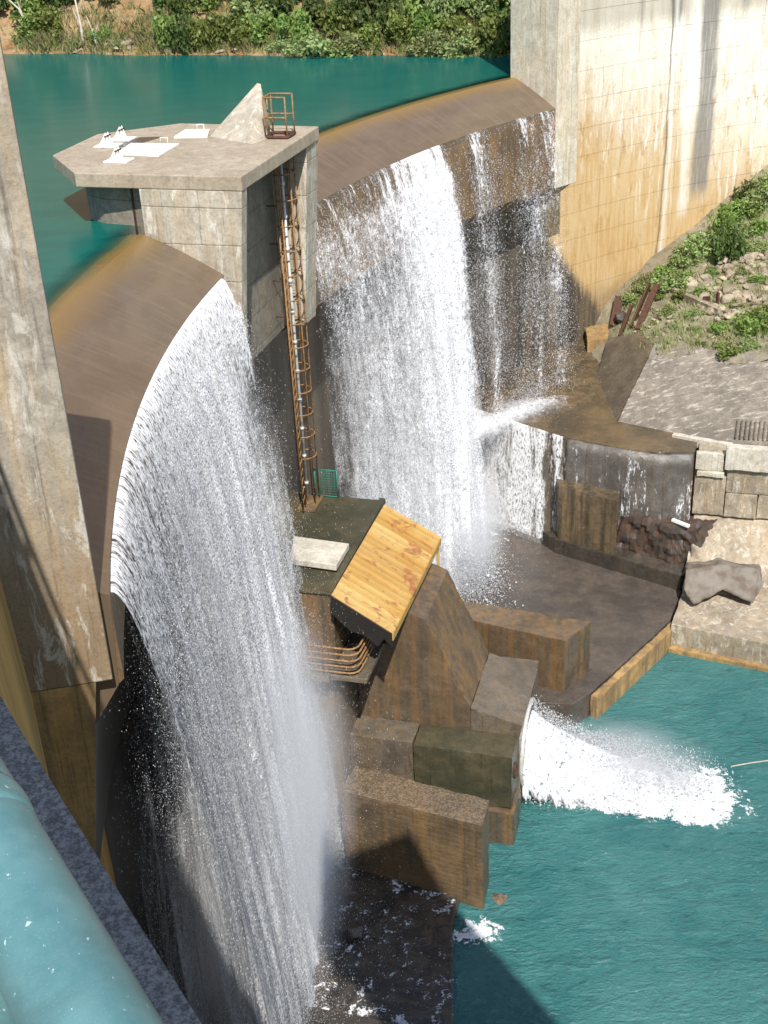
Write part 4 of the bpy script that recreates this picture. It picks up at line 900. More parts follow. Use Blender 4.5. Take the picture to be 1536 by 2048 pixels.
def ordinal(n):
    return {1: 'first', 2: 'second', 3: 'third'}.get(n, '%d%s' % (n, 'th' if 10 <= n % 100 <= 20 else {1: 'st', 2: 'nd', 3: 'rd'}.get(n % 10, 'th')))
def label_rows(objs, fmt, cat, group, row_px=26):
    """label by row up the picture and place along the row"""
    it = sorted(((proj(o.matrix_world.translation if False else o.location), o) for o in objs), key=lambda q: -q[0][1])
    rows = []; 
    for (p, o) in it:
        if rows and abs(rows[-1][0] - p[1]) < row_px: rows[-1][1].append((p[0], o))
        else: rows.append((p[1], [(p[0], o)]))
    for ri, (_, lst) in enumerate(rows):
        lst.sort(key=lambda q: q[0])
        for k, (_, o) in enumerate(lst):
            tag(o, fmt % (ordinal(k + 1), ordinal(ri + 1)), cat, group)
rk = []
rr0 = random.Random(5)
for _ in range(150):
    x = rr0.uniform(1385, 1545); y = rr0.uniform(510, 640)
    if x < 1400 + (560 - y) * 0.2 and rr0.random() < 0.6: continue
    p = on_bank(x, y); s = rr0.choice([0.22, 0.28, 0.34, 0.42, 0.55]) * rr0.uniform(0.8, 1.2)
    rk.append(put(ROCKS[rr0.randrange(8)], 'rock', (p[0], p[1], p[2] + 0.25 * s), s))
for _ in range(70):
    x = rr0.uniform(1270, 1450); y = rr0.uniform(615, 680)
    p = on_bank(x, y); s = rr0.uniform(0.11, 0.24); rk.append(put(ROCKS[rr0.randrange(8)], 'rock', (p[0], p[1], p[2] + 0.3 * s), s))
label_rows(rk, 'pale angular stone, %s from the left in the %s row up the stony bank', 'stone', 'stones on the bank')
# big grey boulder wedged over the ledge
bt = [(1372, 1140, -20.7), (1440, 1128, -20.55), (1517, 1140, -20.7), (1524, 1175, -21.2), (1505, 1205, -21.75), (1445, 1178, -21.4), (1388, 1208, -21.85), (1368, 1180, -21.4)]
bt = [px((a_, b_), c_) for a_, b_, c_ in bt]; bk = [(x + DV[0] * 1.5, y + DV[1] * 1.5, z - 0.45) for x, y, z in bt]
o = rough_block('boulder', bt, bk, M['rock_gray'], 0.09, 0.9, 12); tag(o, 'large flat grey boulder wedged above the tan ledge', 'boulder')
rs = [px(q, -19.5) for q in [(1222, 1010), (1310, 1000), (1400, 1018), (1440, 1036), (1395, 1062), (1345, 1058), (1290, 1040), (1240, 1030)]]
o = rough_block('rock_shelf', rs, [(x - DV[0] * 0.2, y - DV[1] * 0.2, -22.6) for x, y, z in rs], M['rock_wet'], 0.17, 1.1, 13); [setattr(f_, 'use_smooth', False) for f_ in o.data.polygons]; tag(o, 'dark wet rock shelf below the upper step', 'rock shelf')
rs = [px((1385, 1085), -20.2), px((1432, 1046), -19.6), px((1450, 1060), -19.9), px((1420, 1140), -21.3), px((1380, 1128), -21.2)]
o = rough_block('rock_outcrop', rs, [(x + DV[0] * 0.5, y + DV[1] * 0.5, z - 2.0) for x, y, z in rs], M['masonry'], 0.12, 0.9, 10); tag(o, 'tan rock outcrop at the corner of the retaining wall', 'outcrop')
_tp = [W(8.72, 17.9, -15.98), W(10.4, 17.45, -15.98), W(12.0, 16.95, -15.95), W(13.4, 16.9, -16.0), W(15.05, 17.1, -15.98), W(15.05, 17.8, -15.98), W(8.75, 18.6, -15.98)]
_o = rough_block('upper_step', _tp, [(x, y, -22.6) for x, y, z in _tp], M['wet_sheen'], 0.07, 0.8, 9); _o.parent = ap; _o.data.transform(Matrix.Translation(-Vector(ap.location)))
beam_o = beam('broken_beam', W(14.3, 16.3, -19.22), W(15.15, 15.9, -19.3), 0.18, 0.12, M['white_paint'], None); tag(beam_o, 'broken pale concrete bar lying on the wet rock shelf', 'bar')
for (q, s, lab) in (((672, 1800), (0.85, 1.15, 1.1), 'larger dark boulder in the shaded water by the near waterfall'), ((700, 1872), (0.75, 0.6, 0.5), 'smaller reddish boulder in the shaded water by the near waterfall')):
    p = px(q, ZN); me = rock_mesh('boulder', int(q[0]), M['rock_wet'], (1, 0.8, 0.8), sub=4)
    o = put(me, 'boulder', (p[0], p[1], ZN + 0.15), s); tag(o, lab, 'boulder')
for (q, s, lab) in (((1212, 1395), 0.55, 'small rock at the waterline under the apron edge wall'), ((1000, 1800), 0.6, 'small tan rock at the waterline by the near baffle wall'), ((1255, 1365), 0.45, 'ragged tan rock along the apron waterline')):
    p = px(q, ZT); o = put(ROCKS[int(q[0]) % 8], 'waterline_rock', (p[0], p[1], ZT + 0.02), (s * 1.4, s, s * 0.7)); tag(o, lab, 'rock')
    o.data = o.data.copy(); o.data.materials[0] = M['baffle']; o.scale.z *= 0.45; o.location.z -= 0.05
# rusty steel scrap at the head of the apron
sb = empty('steel_bracing', W(9.9, 29.5, -14)); tag(sb, 'dark rusty steel beams leaning at the foot of the pale wall', 'steel beams')
def bank_pt(q, dz=0): 
    p = on_bank(*q); return Vector((p[0], p[1], p[2] + dz))
beam('flange', bank_pt((1275, 662), 0.1), bank_pt((1312, 600), 0.95), 0.35, 0.12, M['rust_dark'], sb)
beam('flange', bank_pt((1262, 660), 0.1), bank_pt((1298, 598), 0.95), 0.10, 0.4, M['rust_dark'], sb)
beam('plate', bank_pt((1228, 655), 0.1), bank_pt((1238, 615), 0.7), 0.5, 0.1, M['rust_dark'], sb)
beam('brace', bank_pt((1240, 672), 0.0), bank_pt((1262, 640), 0.9), 0.18, 0.18, M['rust_dark'], sb)
me = rock_mesh('rock', 50, M['rock_wet'], (1, 0.8, 0.8))
p = bank_pt((1245, 640)); o = put(me, 'dark_rock', (p.x, p.y, p.z + 0.2), 0.55); tag(o, 'dark rock lodged among the rusty beams', 'rock')
st = empty('steel_stub', bank_pt((1434, 612))); tag(st, 'short rusty steel stub standing among the pale stones', 'steel stub')
beam('web', bank_pt((1434, 614), -0.1), bank_pt((1434, 614), 0.85), 0.12, 0.3, M['rust_dark'], st)
beam('web', bank_pt((1412, 610), -0.1), bank_pt((1412, 610), 0.5), 0.4, 0.1, M['rust_dark'], st)
fw = beam('old_footing', bank_pt((1345, 585), 0.05), bank_pt((1440, 628), 0.05), 0.35, 0.5, M['masonry'], None); tag(fw, 'long grey concrete footing half buried in the stony bank', 'footing')
sbk = prism('concrete_chunk', [bank_pt(q, 0.35) for q in [(1297, 578), (1325, 572), (1335, 590), (1305, 596)]], -14.2, M['masonry'], None, 0.03); tag(sbk, 'squared concrete chunk above the rusty beams', 'concrete chunk')

# ------------------------------------------------------------------ vegetation
def leaf_mesh(name, seed, n, rx, rz, leaf, mat, clumps=12, flat=0.6, hollow=0.55):
    r = np.random.default_rng(seed)
    cc = r.normal(size=(clumps, 3)); cc /= np.linalg.norm(cc, axis=1)[:, None]; cc *= r.uniform(0.35, 0.85, (clumps, 1)); cc[:, 2] = np.abs(cc[:, 2]) * 1.0
    k = r.integers(0, clumps, n); d = r.normal(size=(n, 3)); d /= np.linalg.norm(d, axis=1)[:, None]
    rad = r.uniform(0.22, 0.42, clumps)[k] * r.uniform(hollow, 1.0, n)
    c = (cc[k] + d * rad[:, None]) * np.array([rx, rx, rz]); c[:, 2] = np.maximum(c[:, 2], 0.02 * rz)
    a = r.normal(size=(n, 3)); a /= np.linalg.norm(a, axis=1)[:, None]; a = a * 0.7 + d * 0.3
    b = np.cross(a, r.normal(size=(n, 3))); b /= np.linalg.norm(b, axis=1)[:, None]; a /= np.linalg.norm(a, axis=1)[:, None]
    s = leaf * r.uniform(0.6, 1.3, (n, 1))
    v = np.stack([c - a * s, c + b * s * flat, c + a * s, c - b * s * flat], 1).reshape(-1, 3)
    o = raw_mesh(name, v, np.arange(4 * n).reshape(n, 4), 4, mat, attrs={'tint': np.repeat(np.clip(r.normal(0.5, 0.28, n) + 0.25 * (c[:, 2] / rz - 0.4), 0, 1), 4)})
    me = o.data; bpy.data.objects.remove(o); return me
def stem_mesh(name, seed, rx, rz, mat, n=5):
    r = random.Random(seed); vs = []; fs = []
    for i in range(n):
        a = r.uniform(0, 6.28); tip = Vector((math.cos(a) * rx * 0.6, math.sin(a) * rx * 0.6, rz * r.uniform(0.6, 0.95))); w = 0.03 * rz
        b = len(vs); 
        for k in range(3): vs.append((w * math.cos(2.1 * k) , w * math.sin(2.1 * k), -0.15))
        mid = tip * 0.5 + Vector((r.uniform(-.1, .1), r.uniform(-.1, .1), 0)) * rx
        for k in range(3): vs.append(tuple(mid + Vector((w * .6 * math.cos(2.1 * k), w * .6 * math.sin(2.1 * k), 0))))
        vs.append(tuple(tip))
        for k in range(3): fs.append([b + k, b + (k + 1) % 3, b + 3 + (k + 1) % 3, b + 3 + k]); fs.append([b + 3 + k, b + 3 + (k + 1) % 3, b + 6])
    me = bpy.data.meshes.new(name); me.from_pydata(vs, [], fs); me.materials.append(mat); return me
STEM = [stem_mesh('stem', i, 1, 1, M['stem']) for i in range(3)]
LM = {'green': [leaf_mesh('crown', 100 + i, 1500, 1, 1, 0.085, M['leaf'], 16) for i in range(4)],
      'dark': [leaf_mesh('crown', 120 + i, 1500, 1, 1, 0.085, M['leaf_dark'], 16) for i in range(3)],
      'pale': [leaf_mesh('crown', 140 + i, 1300, 1, 1, 0.075, M['leaf_pale'], 18) for i in range(3)]}
def shrub(name, kind, loc, w, h):
    e = empty(name, loc); e.rotation_euler = (0, 0, random.uniform(0, 6.28))
    c = bpy.data.objects.new('crown', random.choice(LM[kind])); link(c, e); c.scale = (w, w, h)
    s = bpy.data.objects.new('stem', random.choice(STEM)); link(s, e); s.scale = (w, w, h)
    return e
def far_pt(x, y):
    d = ray(x, y); d = d / np.linalg.norm(d)
    P = CAM + d * np.arange(60.0, 150.0, 0.1)[:, None]
    k = np.nonzero(P[:, 2] < far_h(P[:, 0], P[:, 1]))[0]
    return P[k[0]] if len(k) else CAM + d * 120
rv = random.Random(3); far_list = {'green': [], 'dark': [], 'pale': []}
# front row along the water, then rows up the bank; (x, y) are crown bases seen in the photograph
fr = [(640, 108, 'pale', 2.3, 1.5), (700, 104, 'pale', 1.6, 1.3), (740, 100, 'green', 1.1, 1.5), (860, 105, 'pale', 1.5, 1.6), (920, 106, 'pale', 1.7, 1.5), (985, 106, 'green', 1.5, 2.2), (1015, 100, 'dark', 1.4, 2.4),
      (335, 96, 'green', 1.3, 2.2), (375, 97, 'dark', 1.3, 2.4), (410, 88, 'green', 1.5, 2.3), (470, 80, 'green', 1.6, 2.2), (520, 75, 'green', 1.5, 2.0), (585, 78, 'green', 1.4, 2.2), (560, 95, 'pale', 1.0, 0.8),
      (150, 98, 'pale', 0.7, 0.8), (205, 78, 'green', 0.9, 1.0), (235, 96, 'pale', 0.6, 0.7), (60, 72, 'green', 1.3, 1.4), (100, 66, 'green', 1.4, 1.6), (45, 88, 'pale', 0.7, 0.7), (800, 75, 'green', 1.5, 2.0), (850, 62, 'green', 1.6, 2.0),
      (905, 70, 'green', 1.2, 1.6), (760, 60, 'dark', 1.6, 2.4), (680, 62, 'green', 1.7, 2.2), (630, 50, 'dark', 1.6, 2.4)]
for x, y, k, w, h in fr:
    p = far_pt(x, y); o = shrub('far_shrub', k, (p[0], p[1], p[2] - 0.1), w, h); far_list[k].append(o)
for _ in range(90):
    x = rv.uniform(-40, 1040); y = rv.uniform(-70, 42)
    if 130 < x < 330 and y > 10 and rv.random() < 0.75: continue
    p = far_pt(x, y); k = rv.choice(['green', 'green', 'dark', 'dark', 'pale']) if x > 260 else rv.choice(['green', 'green', 'dark'])
    far_list[k].append(shrub('far_shrub', k, (p[0], p[1], p[2] - 0.1), rv.uniform(1.2, 2.0), rv.uniform(1.5, 2.8)))
label_rows(far_list['green'], 'leafy bright green shrub, %s from the left in the %s row up the far bank', 'shrub', 'bright green shrubs on the far bank', 40)
label_rows(far_list['dark'], 'dense dark green shrub, %s from the left in the %s row up the far bank', 'shrub', 'dark shrubs on the far bank', 40)
label_rows(far_list['pale'], 'pale olive bush, %s from the left in the %s row up the far bank', 'bush', 'olive bushes on the far bank', 40)
# bare pale trunks leaning over the water
for pts, lab in (([(167, 88), (163, 60), (157, 30), (148, -10)], 'tall bare pale trunk on the red earth bank'), ([(63, 78), (52, 45), (38, 18), (18, 0)], 'bent bare grey trunk behind the near pier top'), ([(198, 98), (190, 75), (184, 58)], 'short bare leaning trunk at the far waterline')):
    b = far_pt(*pts[0]); e = empty('bare_tree', (b[0], b[1], b[2])); tag(e, lab, 'bare tree')
    dist = np.linalg.norm(b - CAM); P3 = []
    for q in pts:
        d = ray(*q); d = d / np.linalg.norm(d); k = (b[1] + 0.1 * (pts[0][1] - q[1]) * 0.1) / d[1]; P3.append(tuple(CAM + d * k))
    P3[0] = (b[0], b[1], b[2] - 0.2)
    tube('trunk', P3, [0.11, 0.09, 0.07, 0.05][:len(P3)], M['bark'], e, 6)
    q = P3[1]; tube('branch', [q, (q[0] - 0.4, q[1] + 0.2, q[2] + 1.3)], [0.05, 0.02], M['bark'], e, 5)
    q = P3[-2]; tube('branch', [q, (q[0] + 0.35, q[1], q[2] + 0.9)], [0.04, 0.015], M['bark'], e, 5)
# rocks at the far waterline
fl = []
for x, y, s in ((240, 99, 0.5), (265, 97, 0.45), (330, 103, 0.5), (345, 102, 0.35), (215, 92, 0.4), (440, 105, 0.4), (470, 104, 0.35), (765, 106, 0.35), (255, 88, 0.6), (160, 103, 0.45), (385, 103, 0.3)):
    p = far_pt(x, y); o = put(ROCKS[int(x) % 8], 'shore_rock', (p[0], p[1], p[2] + 0.1 * s), (s * 1.5, s, s * 0.8)); fl.append(o)
label_rows(fl, 'reddish rock, %s from the left in the %s row on the far shore', 'rock', 'rocks on the far shore', 60)
def blades(name, pts, h, w, mat, label):
    pts = np.asarray(pts); n = len(pts); a = rng.uniform(0, 2 * np.pi, n); hh = h * rng.uniform(0.5, 1.3, n); l = rng.normal(0, 0.45, (n, 2)) * hh[:, None]
    side = np.stack([np.cos(a), np.sin(a), 0 * a], 1) * w
    tip = pts + np.c_[l, hh]
    mid = pts + np.c_[l * 0.35, hh * 0.6]
    v = np.stack([pts - side, pts + side, mid + side * 0.7, tip, mid - side * 0.7], 1).reshape(-1, 3)
    f = np.arange(5 * n).reshape(n, 5)
    o = raw_mesh(name, v, f, 5, mat, attrs={'tint': np.repeat(rng.uniform(0, 1, n), 5)}); tag(o, label, kind='stuff'); return o
gp = []
for _ in range(560):
    x = rv.uniform(40, 1020); y = rv.uniform(15, 108) if rv.random() < 0.5 else rv.uniform(78, 108); p = far_pt(x, y)
    if shore_d(p[0], p[1]) < 0.15: continue
    for _ in range(26):
        q = (p[0] + rv.gauss(0, 0.35), p[1] + rv.gauss(0, 0.35)); gp.append((q[0], q[1], float(far_h(q[0], q[1])) - 0.03))
blades('far_grass', gp, 0.5, 0.03, M['grass'], 'dry tufted grass over the far bank')
# near bank shrubs
bl = []
for x, y, k, w, h in ((1525, 400, 'pale', 1.1, 1.2), (1500, 425, 'green', 1.0, 0.9), (1452, 520, 'dark', 0.95, 2.0), (1445, 480, 'green', 0.85, 1.6), (1400, 510, 'pale', 1.2, 1.2), (1370, 525, 'pale', 0.9, 0.9), (1340, 575, 'pale', 1.0, 0.9),
                      (1365, 560, 'green', 0.8, 0.7), (1410, 590, 'green', 0.6, 0.55), (1325, 590, 'green', 0.5, 0.5), (1335, 628, 'pale', 0.55, 0.6), (1390, 630, 'pale', 0.5, 0.45), (1505, 660, 'green', 1.05, 0.95), (1530, 640, 'green', 0.9, 0.9),
                      (1460, 705, 'green', 0.8, 0.5), (1500, 690, 'pale', 0.6, 0.4), (1515, 500, 'pale', 0.8, 0.6), (1490, 470, 'pale', 0.8, 0.6), (1530, 460, 'green', 0.8, 0.7), (1262, 602, 'pale', 0.7, 0.45), (1400, 690, 'green', 0.3, 0.3), (1535, 380, 'pale', 0.9, 1.1), (1480, 545, 'pale', 0.5, 0.4), (1425, 545, 'green', 0.5, 0.4), (1360, 600, 'green', 0.6, 0.5), (1300, 560, 'pale', 0.6, 0.5), (1285, 575, 'pale', 0.7, 0.5), (1330, 550, 'green', 0.7, 0.6), (1470, 440, 'green', 0.9, 0.9), (1500, 400, 'dark', 0.8, 1.0), (1440, 660, 'green', 0.6, 0.45), (1475, 610, 'pale', 0.45, 0.4), (1520, 560, 'green', 0.5, 0.4), (1390, 660, 'pale', 0.4, 0.3), (1345, 655, 'pale', 0.35, 0.25)):
    p = on_bank(x, y); bl.append(shrub('bank_shrub', k, (p[0], p[1], p[2] - 0.05), w * 1.25, h * 1.25))
label_rows(bl, 'leafy shrub, %s from left in %s row up the bank by the pale wall', 'shrub', 'shrubs beside the pale wall', 30)
gp = []
for _ in range(480):
    x = rv.uniform(1240, 1560); y = rv.uniform(380, 700)
    if y < 600 - (x - 1240) * 0.75: continue
    p = on_bank(x, y); a, b = uv(p)
    if b < 23.8: continue
    for _ in range(20):
        q = W(a + rv.gauss(0, 0.3), b + rv.gauss(0, 0.3)); uu, vv_ = uv(q); gp.append((q[0], q[1], float(bank_uv(uu, vv_)) - 0.03))
blades('bank_grass', gp, 0.32, 0.02, M['grass'], 'short dry grass among the stones of the near bank')

# ================================================================== NEAR APRON (shaded)
na = empty('near_apron', W(5, -10, -25)); tag(na, 'dark wet apron in shade at the foot of the near waterfall', 'apron')
prism('apron_floor', [W(-2.0, -4.2, ZN), W(3.3, -4.2, ZN), W(4.2, -5.6, ZN), W(8.3, -6.3, ZN), W(8.33, -8.25, ZN), W(9.25, -12.4, ZN), W(10.0, -18, ZN), W(-3, -24, ZN), W(-6, -20, ZN)], -25.2, M['wet_dark'], na, 0.04)
prism('flowing_water', [W(-2.0, -4.3, ZN + 0.06), W(3.3, -4.3, ZN + 0.06), W(4.15, -5.7, ZN + 0.05), W(8.2, -6.4, ZN + 0.04), W(8.2, -8.3, ZN + 0.04), W(9.1, -12.4, ZN + 0.04), W(9.9, -18, ZN + 0.04), W(-3, -24, ZN + 0.04), W(-6, -20, ZN + 0.04)], ZN + 0.01, M['dark_flow'], na, 0.0)
ubox('sill', 3.9, 8.4, -13.6, -13.05, -24, ZN + 0.28, M['wet_dark'], na, 0.03)

# ================================================================== FALLING WATER
def stream_density(s, seed):
    """uneven flow along the lip"""
    return fbm(s * 1.3, np.full_like(s, 3.3), seed, 3)
def droplets(name, n, dens_fn, d0, d1, hmax, v0, sd, size, parent, seed, zstop=None, clump=True):
    r = np.random.default_rng(seed); keepP = []; got = 0
    out = []
    while got < n:
        m = n * 2
        phi = r.uniform(d0, d1, m); h = hmax * r.uniform(0, 1, m) ** 0.85
        s = np.radians(phi) * RL
        pr = dens_fn(phi, h)
        if clump:
            c = fbm(s * 2.2, h * 0.45 + 7, seed + 3, 4); pr = pr * np.clip((c - 0.30) / 0.26, 0.04, 1.25)
            c2 = fbm(s * 7.0, h * 1.6 + 3, seed + 9, 2); pr = pr * np.clip((c2 - 0.12) / 0.4, 0.1, 1.3)
        k = r.uniform(0, 1, m) < pr
        out.append(np.stack([phi[k], h[k]], 1)); got += int(k.sum())
    ph, h = np.concatenate(out)[:n].T
    t = np.sqrt(2 * h / 9.8)
    vv = np.clip(r.normal(v0, sd, n), 0.15, v0 * 2.4) if v0 > 0 else np.clip(r.normal(v0, sd, n), -0.8, 0.5)
    rad = RL - 0.03 - vv * t + r.normal(0, 0.02, n) * (1 + h * 0.25) - 0.05
    a = np.radians(ph) + r.normal(0, 0.0006, n) * (1 + 0.4 * h)
    x = C0[0] - rad * np.cos(a); y = C0[1] + rad * np.sin(a); z = -0.98 - h - 0.25 * np.minimum(h, 1) * 0
    P = np.stack([x, y, z], 1)
    vz = -9.8 * t; vr = -vv
    dirv = np.stack([-vr * np.cos(a) * 1.0, vr * np.sin(a), vz - 0.6], 1); dirv /= np.linalg.norm(dirv, axis=1)[:, None]
    ln = size * r.lognormal(0, 0.45, n) * (1.1 + 0.16 * np.sqrt(h)); wd = size * 0.5 * r.lognormal(0, 0.4, n)
    q = r.normal(size=(n, 3)); e1 = np.cross(dirv, q); e1 /= np.linalg.norm(e1, axis=1)[:, None]; e2 = np.cross(dirv, e1)
    A_ = P + dirv * ln[:, None]; B_ = P - dirv * ln[:, None]
    V = np.stack([A_, B_] + [P + (e1 * math.cos(k * 2.094) + e2 * math.sin(k * 2.094)) * wd[:, None] for k in range(3)], 1).reshape(-1, 3)
    b = (np.arange(n) * 5)[:, None]
    F = np.concatenate([b + np.array(f) for f in ((0, 2, 3), (0, 3, 4), (0, 4, 2), (1, 3, 2), (1, 4, 3), (1, 2, 4))], 0)
    o = raw_mesh(name, V, F, 3, M['drop'], attrs={'tint': np.repeat(r.uniform(0, 1, n), 5)}); o.parent = parent; o['kind'] = 'stuff'; return o
def film(name, d0, d1, hmax, v0, dens_fn, mat, parent=None, nphi=120, nh=60, roff=0.0, seed=0):
    ph = np.linspace(d0, d1, nphi); hh = hmax * np.linspace(0, 1, nh) ** 1.6; Pm, Hm = np.meshgrid(ph, hh)
    t = np.sqrt(2 * Hm / 9.8); s = np.radians(Pm) * RL
    rad = RL - 0.02 - v0 * t - roff - 0.10 * (fbm(s * 1.5, Hm * 0.2, seed, 3) - 0.45) * np.minimum(1, Hm) * (1 + 0.25 * Hm)
    a = np.radians(Pm); V = np.stack([C0[0] - rad * np.cos(a), C0[1] + rad * np.sin(a), -0.99 - Hm], -1).reshape(-1, 3)
    idx = np.arange(nh * nphi).reshape(nh, nphi); F = np.stack([idx[:-1, :-1], idx[:-1, 1:], idx[1:, 1:], idx[1:, :-1]], -1).reshape(-1, 4)
    D = np.clip(dens_fn(Pm, Hm), 0, 1).reshape(-1)
    sc = np.stack([s + 31 * seed, Hm, 0 * s], -1).reshape(-1, 3)
    o = raw_mesh(name, V, F, 4, mat, parent, attrs={'dens': D, 'sc': sc}, smooth=True); o['kind'] = 'stuff'; return o
def sstep(x, a, b): x = np.clip((x - a) / (b - a), 0, 1); return x * x * (3 - 2 * x)
# near bay
def dn_near(phi, h):
    d = 0.55 + 0.45 * sstep(phi, -4.5, 3.0)
    d = d * (1 - 0.70 * sstep(phi, 8.0, 11.0) * sstep(h, 0.5, 3))         # thin by the tower
    d = d * (1 - 0.62 * (1 - sstep(phi, -4.5, 1.0)) * sstep(h, 4, 14))      # fades to spray low down on the near side
    d = d * (0.78 + 0.5 * np.exp(-((phi - 5.5) / 2.4) ** 2))
    return np.clip(d, 0, 1)
def dn_near_film(phi, h):
    d = sstep(phi, PHN, PHN + 0.12) * (1 - sstep(phi, 11.7, 12.2)); return d * (0.86 - 0.3 * sstep(h, 0.3, 5)) * (0.55 + 0.45 * dn_near(phi, h))
def dn_near_mist(phi, h):
    return np.maximum(dn_near(phi, h), 0.46 * sstep(h, 3, 8)) * (0.18 + 0.75 * sstep(h, 2, 13)) * sstep(h, 0.3, 3) * (1 - 0.4 * sstep(h, 21, 22.3))
nf = empty('near_waterfall', A(RL - 1, 3, ZN)); tag(nf, 'white curtain of water falling over the near bay, left of the tower', 'waterfall', None, 'stuff'); nf.location = (0, 0, 0)
droplets('drops', 120000, dn_near, PHN + 0.1, 12.1, 22.3, 1.05, 0.32, 0.0115, nf, 41)
droplets('drip_drops', 30000, lambda p, h: sstep(h, 1.5, 3) * (0.25 + 0.75 * sstep(p, -9, -2)) * (0.5 + 0.5 * sstep(h, 3, 10)), PHN + 0.2, 9, 22.2, -0.25, 0.32, 0.0115, nf, 47)
film('water_film', PHN + 0.02, 12.3, 9.0, 0.95, dn_near_film, M['film'], nf, seed=1, nphi=160)
for k, (v_, g_) in enumerate(((0.55, 0.74), (0.8, 0.86), (1.05, 0.88), (1.3, 0.7))):
    film('froth', PHN + 0.05, 12.1, 22.3, v_, lambda p, h, g_=g_: g_ * dn_near(p, h) * sstep(h, 0.05, 1.5) * (0.78 + 0.22 * sstep(h, 3, 12)), M['froth'], nf, seed=20 + k)
for k, (v_, g_) in enumerate(((-0.35, 0.8), (0.1, 0.85), (0.7, 1.15), (1.0, 1.25), (1.25, 1.1))):
    film('spray', PHN + 0.05, 12.0, 22.3, v_, lambda p, h, g_=g_: g_ * dn_near_mist(p, h) * (1 if g_ > 0.9 else sstep(h, 4, 10)), M['mist'], nf, seed=2 + 2 * k)
# far bay: heavy on the tower side, thin veils towards the far pier
PH_R = math.degrees(math.atan2(58.1 - C0[1], C0[0] - 3.4)) + 0.2
def dn_far(phi, h):
    d = sstep(phi, 20.5, 21.2) * (1 - sstep(phi, PH_R - 0.4 - 0.02 * h, PH_R + 0.25 + 0.03 * h))
    d = d * (0.42 + 0.62 * np.exp(-((phi - (PH_R - 2.2)) / 2.8) ** 2)) * (1 - 0.5 * (1 - sstep(phi, 21.0, 25.5)) * sstep(h, 2, 6))
    return np.clip(d, 0, 1)
def dn_veil(phi, h):
    d = 0.30 * np.exp(-((phi - 38.6) / 0.9) ** 2) + 0.22 * np.exp(-((phi - 43.3) / 1.5) ** 2) + 0.20 * np.exp(-((phi - 45.4) / 0.7) ** 2) + 0.06
    return np.clip(d, 0, 1) * (phi > PH_R)
def dn_far_film(phi, h): return 0.76 * dn_far(phi, h) * (1 - 0.35 * sstep(h, 0.5, 6)) + 1.3 * dn_veil(phi, h) * (1 - 0.5 * sstep(h, 0.3, 4.5))
def dn_far_mist(phi, h): return dn_far(phi, h) * (0.2 + 0.8 * sstep(h, 3, 14)) * sstep(h, 0.3, 3)
ff_ = empty('far_waterfall', (0, 0, 0)); tag(ff_, 'broad white curtain of water falling over the far bay, right of the tower', 'waterfall', None, 'stuff')
droplets('drops', 85000, dn_far, 20.5, PH_R + 1.0, 21.2, 1.05, 0.32, 0.0145, ff_, 51)
film('water_film', 20.5, PH_R + 0.5, 8.0, 0.9, dn_far_film, M['film'], ff_, seed=6, nphi=200)
for k, (v_, g_) in enumerate(((0.7, 0.7), (0.95, 0.8), (1.2, 0.7))):
    film('froth', 20.6, PH_R + 0.7, 21.2, v_, lambda p, h, g_=g_: g_ * dn_far(p, h) * sstep(h, 0.05, 1.5), M['froth'], ff_, seed=30 + k)
for k, v_ in enumerate((0.55, 0.8, 1.1)):
    film('spray', 20.8, PH_R + 0.8, 21.2, v_, dn_far_mist, M['mist'], ff_, seed=7 + k)
vl = empty('veil_fall', (0, 0, 0)); tag(vl, 'thin broken veil of water trickling off the crest near the far pier', 'waterfall', None, 'stuff')
droplets('drops', 26000, dn_veil, PH_R, PHF - 0.1, 14.5, 0.75, 0.3, 0.017, vl, 61)
film('water_film', PH_R + 0.2, PHF - 0.05, 8.0, 0.9, dn_far_film, M['film'], vl, seed=9, nphi=160)
film('froth', PH_R, PHF - 0.1, 14.5, 0.8, lambda p, h: 1.1 * dn_veil(p, h), M['froth'], vl, seed=36)
droplets('stray_drops', 9000, lambda p, h: 0.4 + 0.5 * sstep(h, 1, 8), PHN + 0.5, 12.2, 22.0, 1.6, 0.75, 0.012, nf, 45, clump=False)
droplets('stray_drops', 7000, lambda p, h: 0.4 + 0.5 * sstep(h, 1, 8), 20.6, PHF - 0.2, 20.5, 1.5, 0.8, 0.014, ff_, 55, clump=False)
def burst(name, n, cen, rx, ry, rz, size, label, seed):
    r = np.random.default_rng(seed); P = np.array(cen) + r.normal(size=(n, 3)) * np.array([rx, ry, 0]); P[:, 2] = cen[2] + np.abs(r.normal(size=n)) * rz * np.exp(-((P[:, 0] - cen[0]) / rx / 1.6) ** 2)
    sz = size * r.lognormal(0, 0.5, n); q = r.normal(size=(n, 3, 3)); q /= np.linalg.norm(q, axis=2)[..., None]
    V = np.stack([P + q[:, 0] * sz[:, None] * 1.4, P + q[:, 1] * sz[:, None], P + q[:, 2] * sz[:, None], P - (q[:, 0] + q[:, 1] + q[:, 2]) * sz[:, None] * 0.6], 1).reshape(-1, 3)
    b = (np.arange(n) * 4)[:, None]; F = np.concatenate([b + np.array(f) for f in ((0, 1, 2), (0, 2, 3), (0, 3, 1), (1, 3, 2))], 0)
    o = raw_mesh(name, V, F, 3, M['drop'], attrs={'tint': np.repeat(r.uniform(0.4, 1, n), 4)}); tag(o, label, kind='stuff'); return o
p = px((915, 1150), ZA); burst('far_splash', 40000, (p[0], p[1], ZA + 0.1), 1.0, 1.7, 1.3, 0.02, 'white splash at the foot of the far waterfall', 81)
p = px((650, 1700), ZN); burst('near_splash', 12000, (p[0], p[1], ZN + 0.1), 0.6, 0.6, 0.6, 0.018, 'white splash beside the near baffle wall', 82)
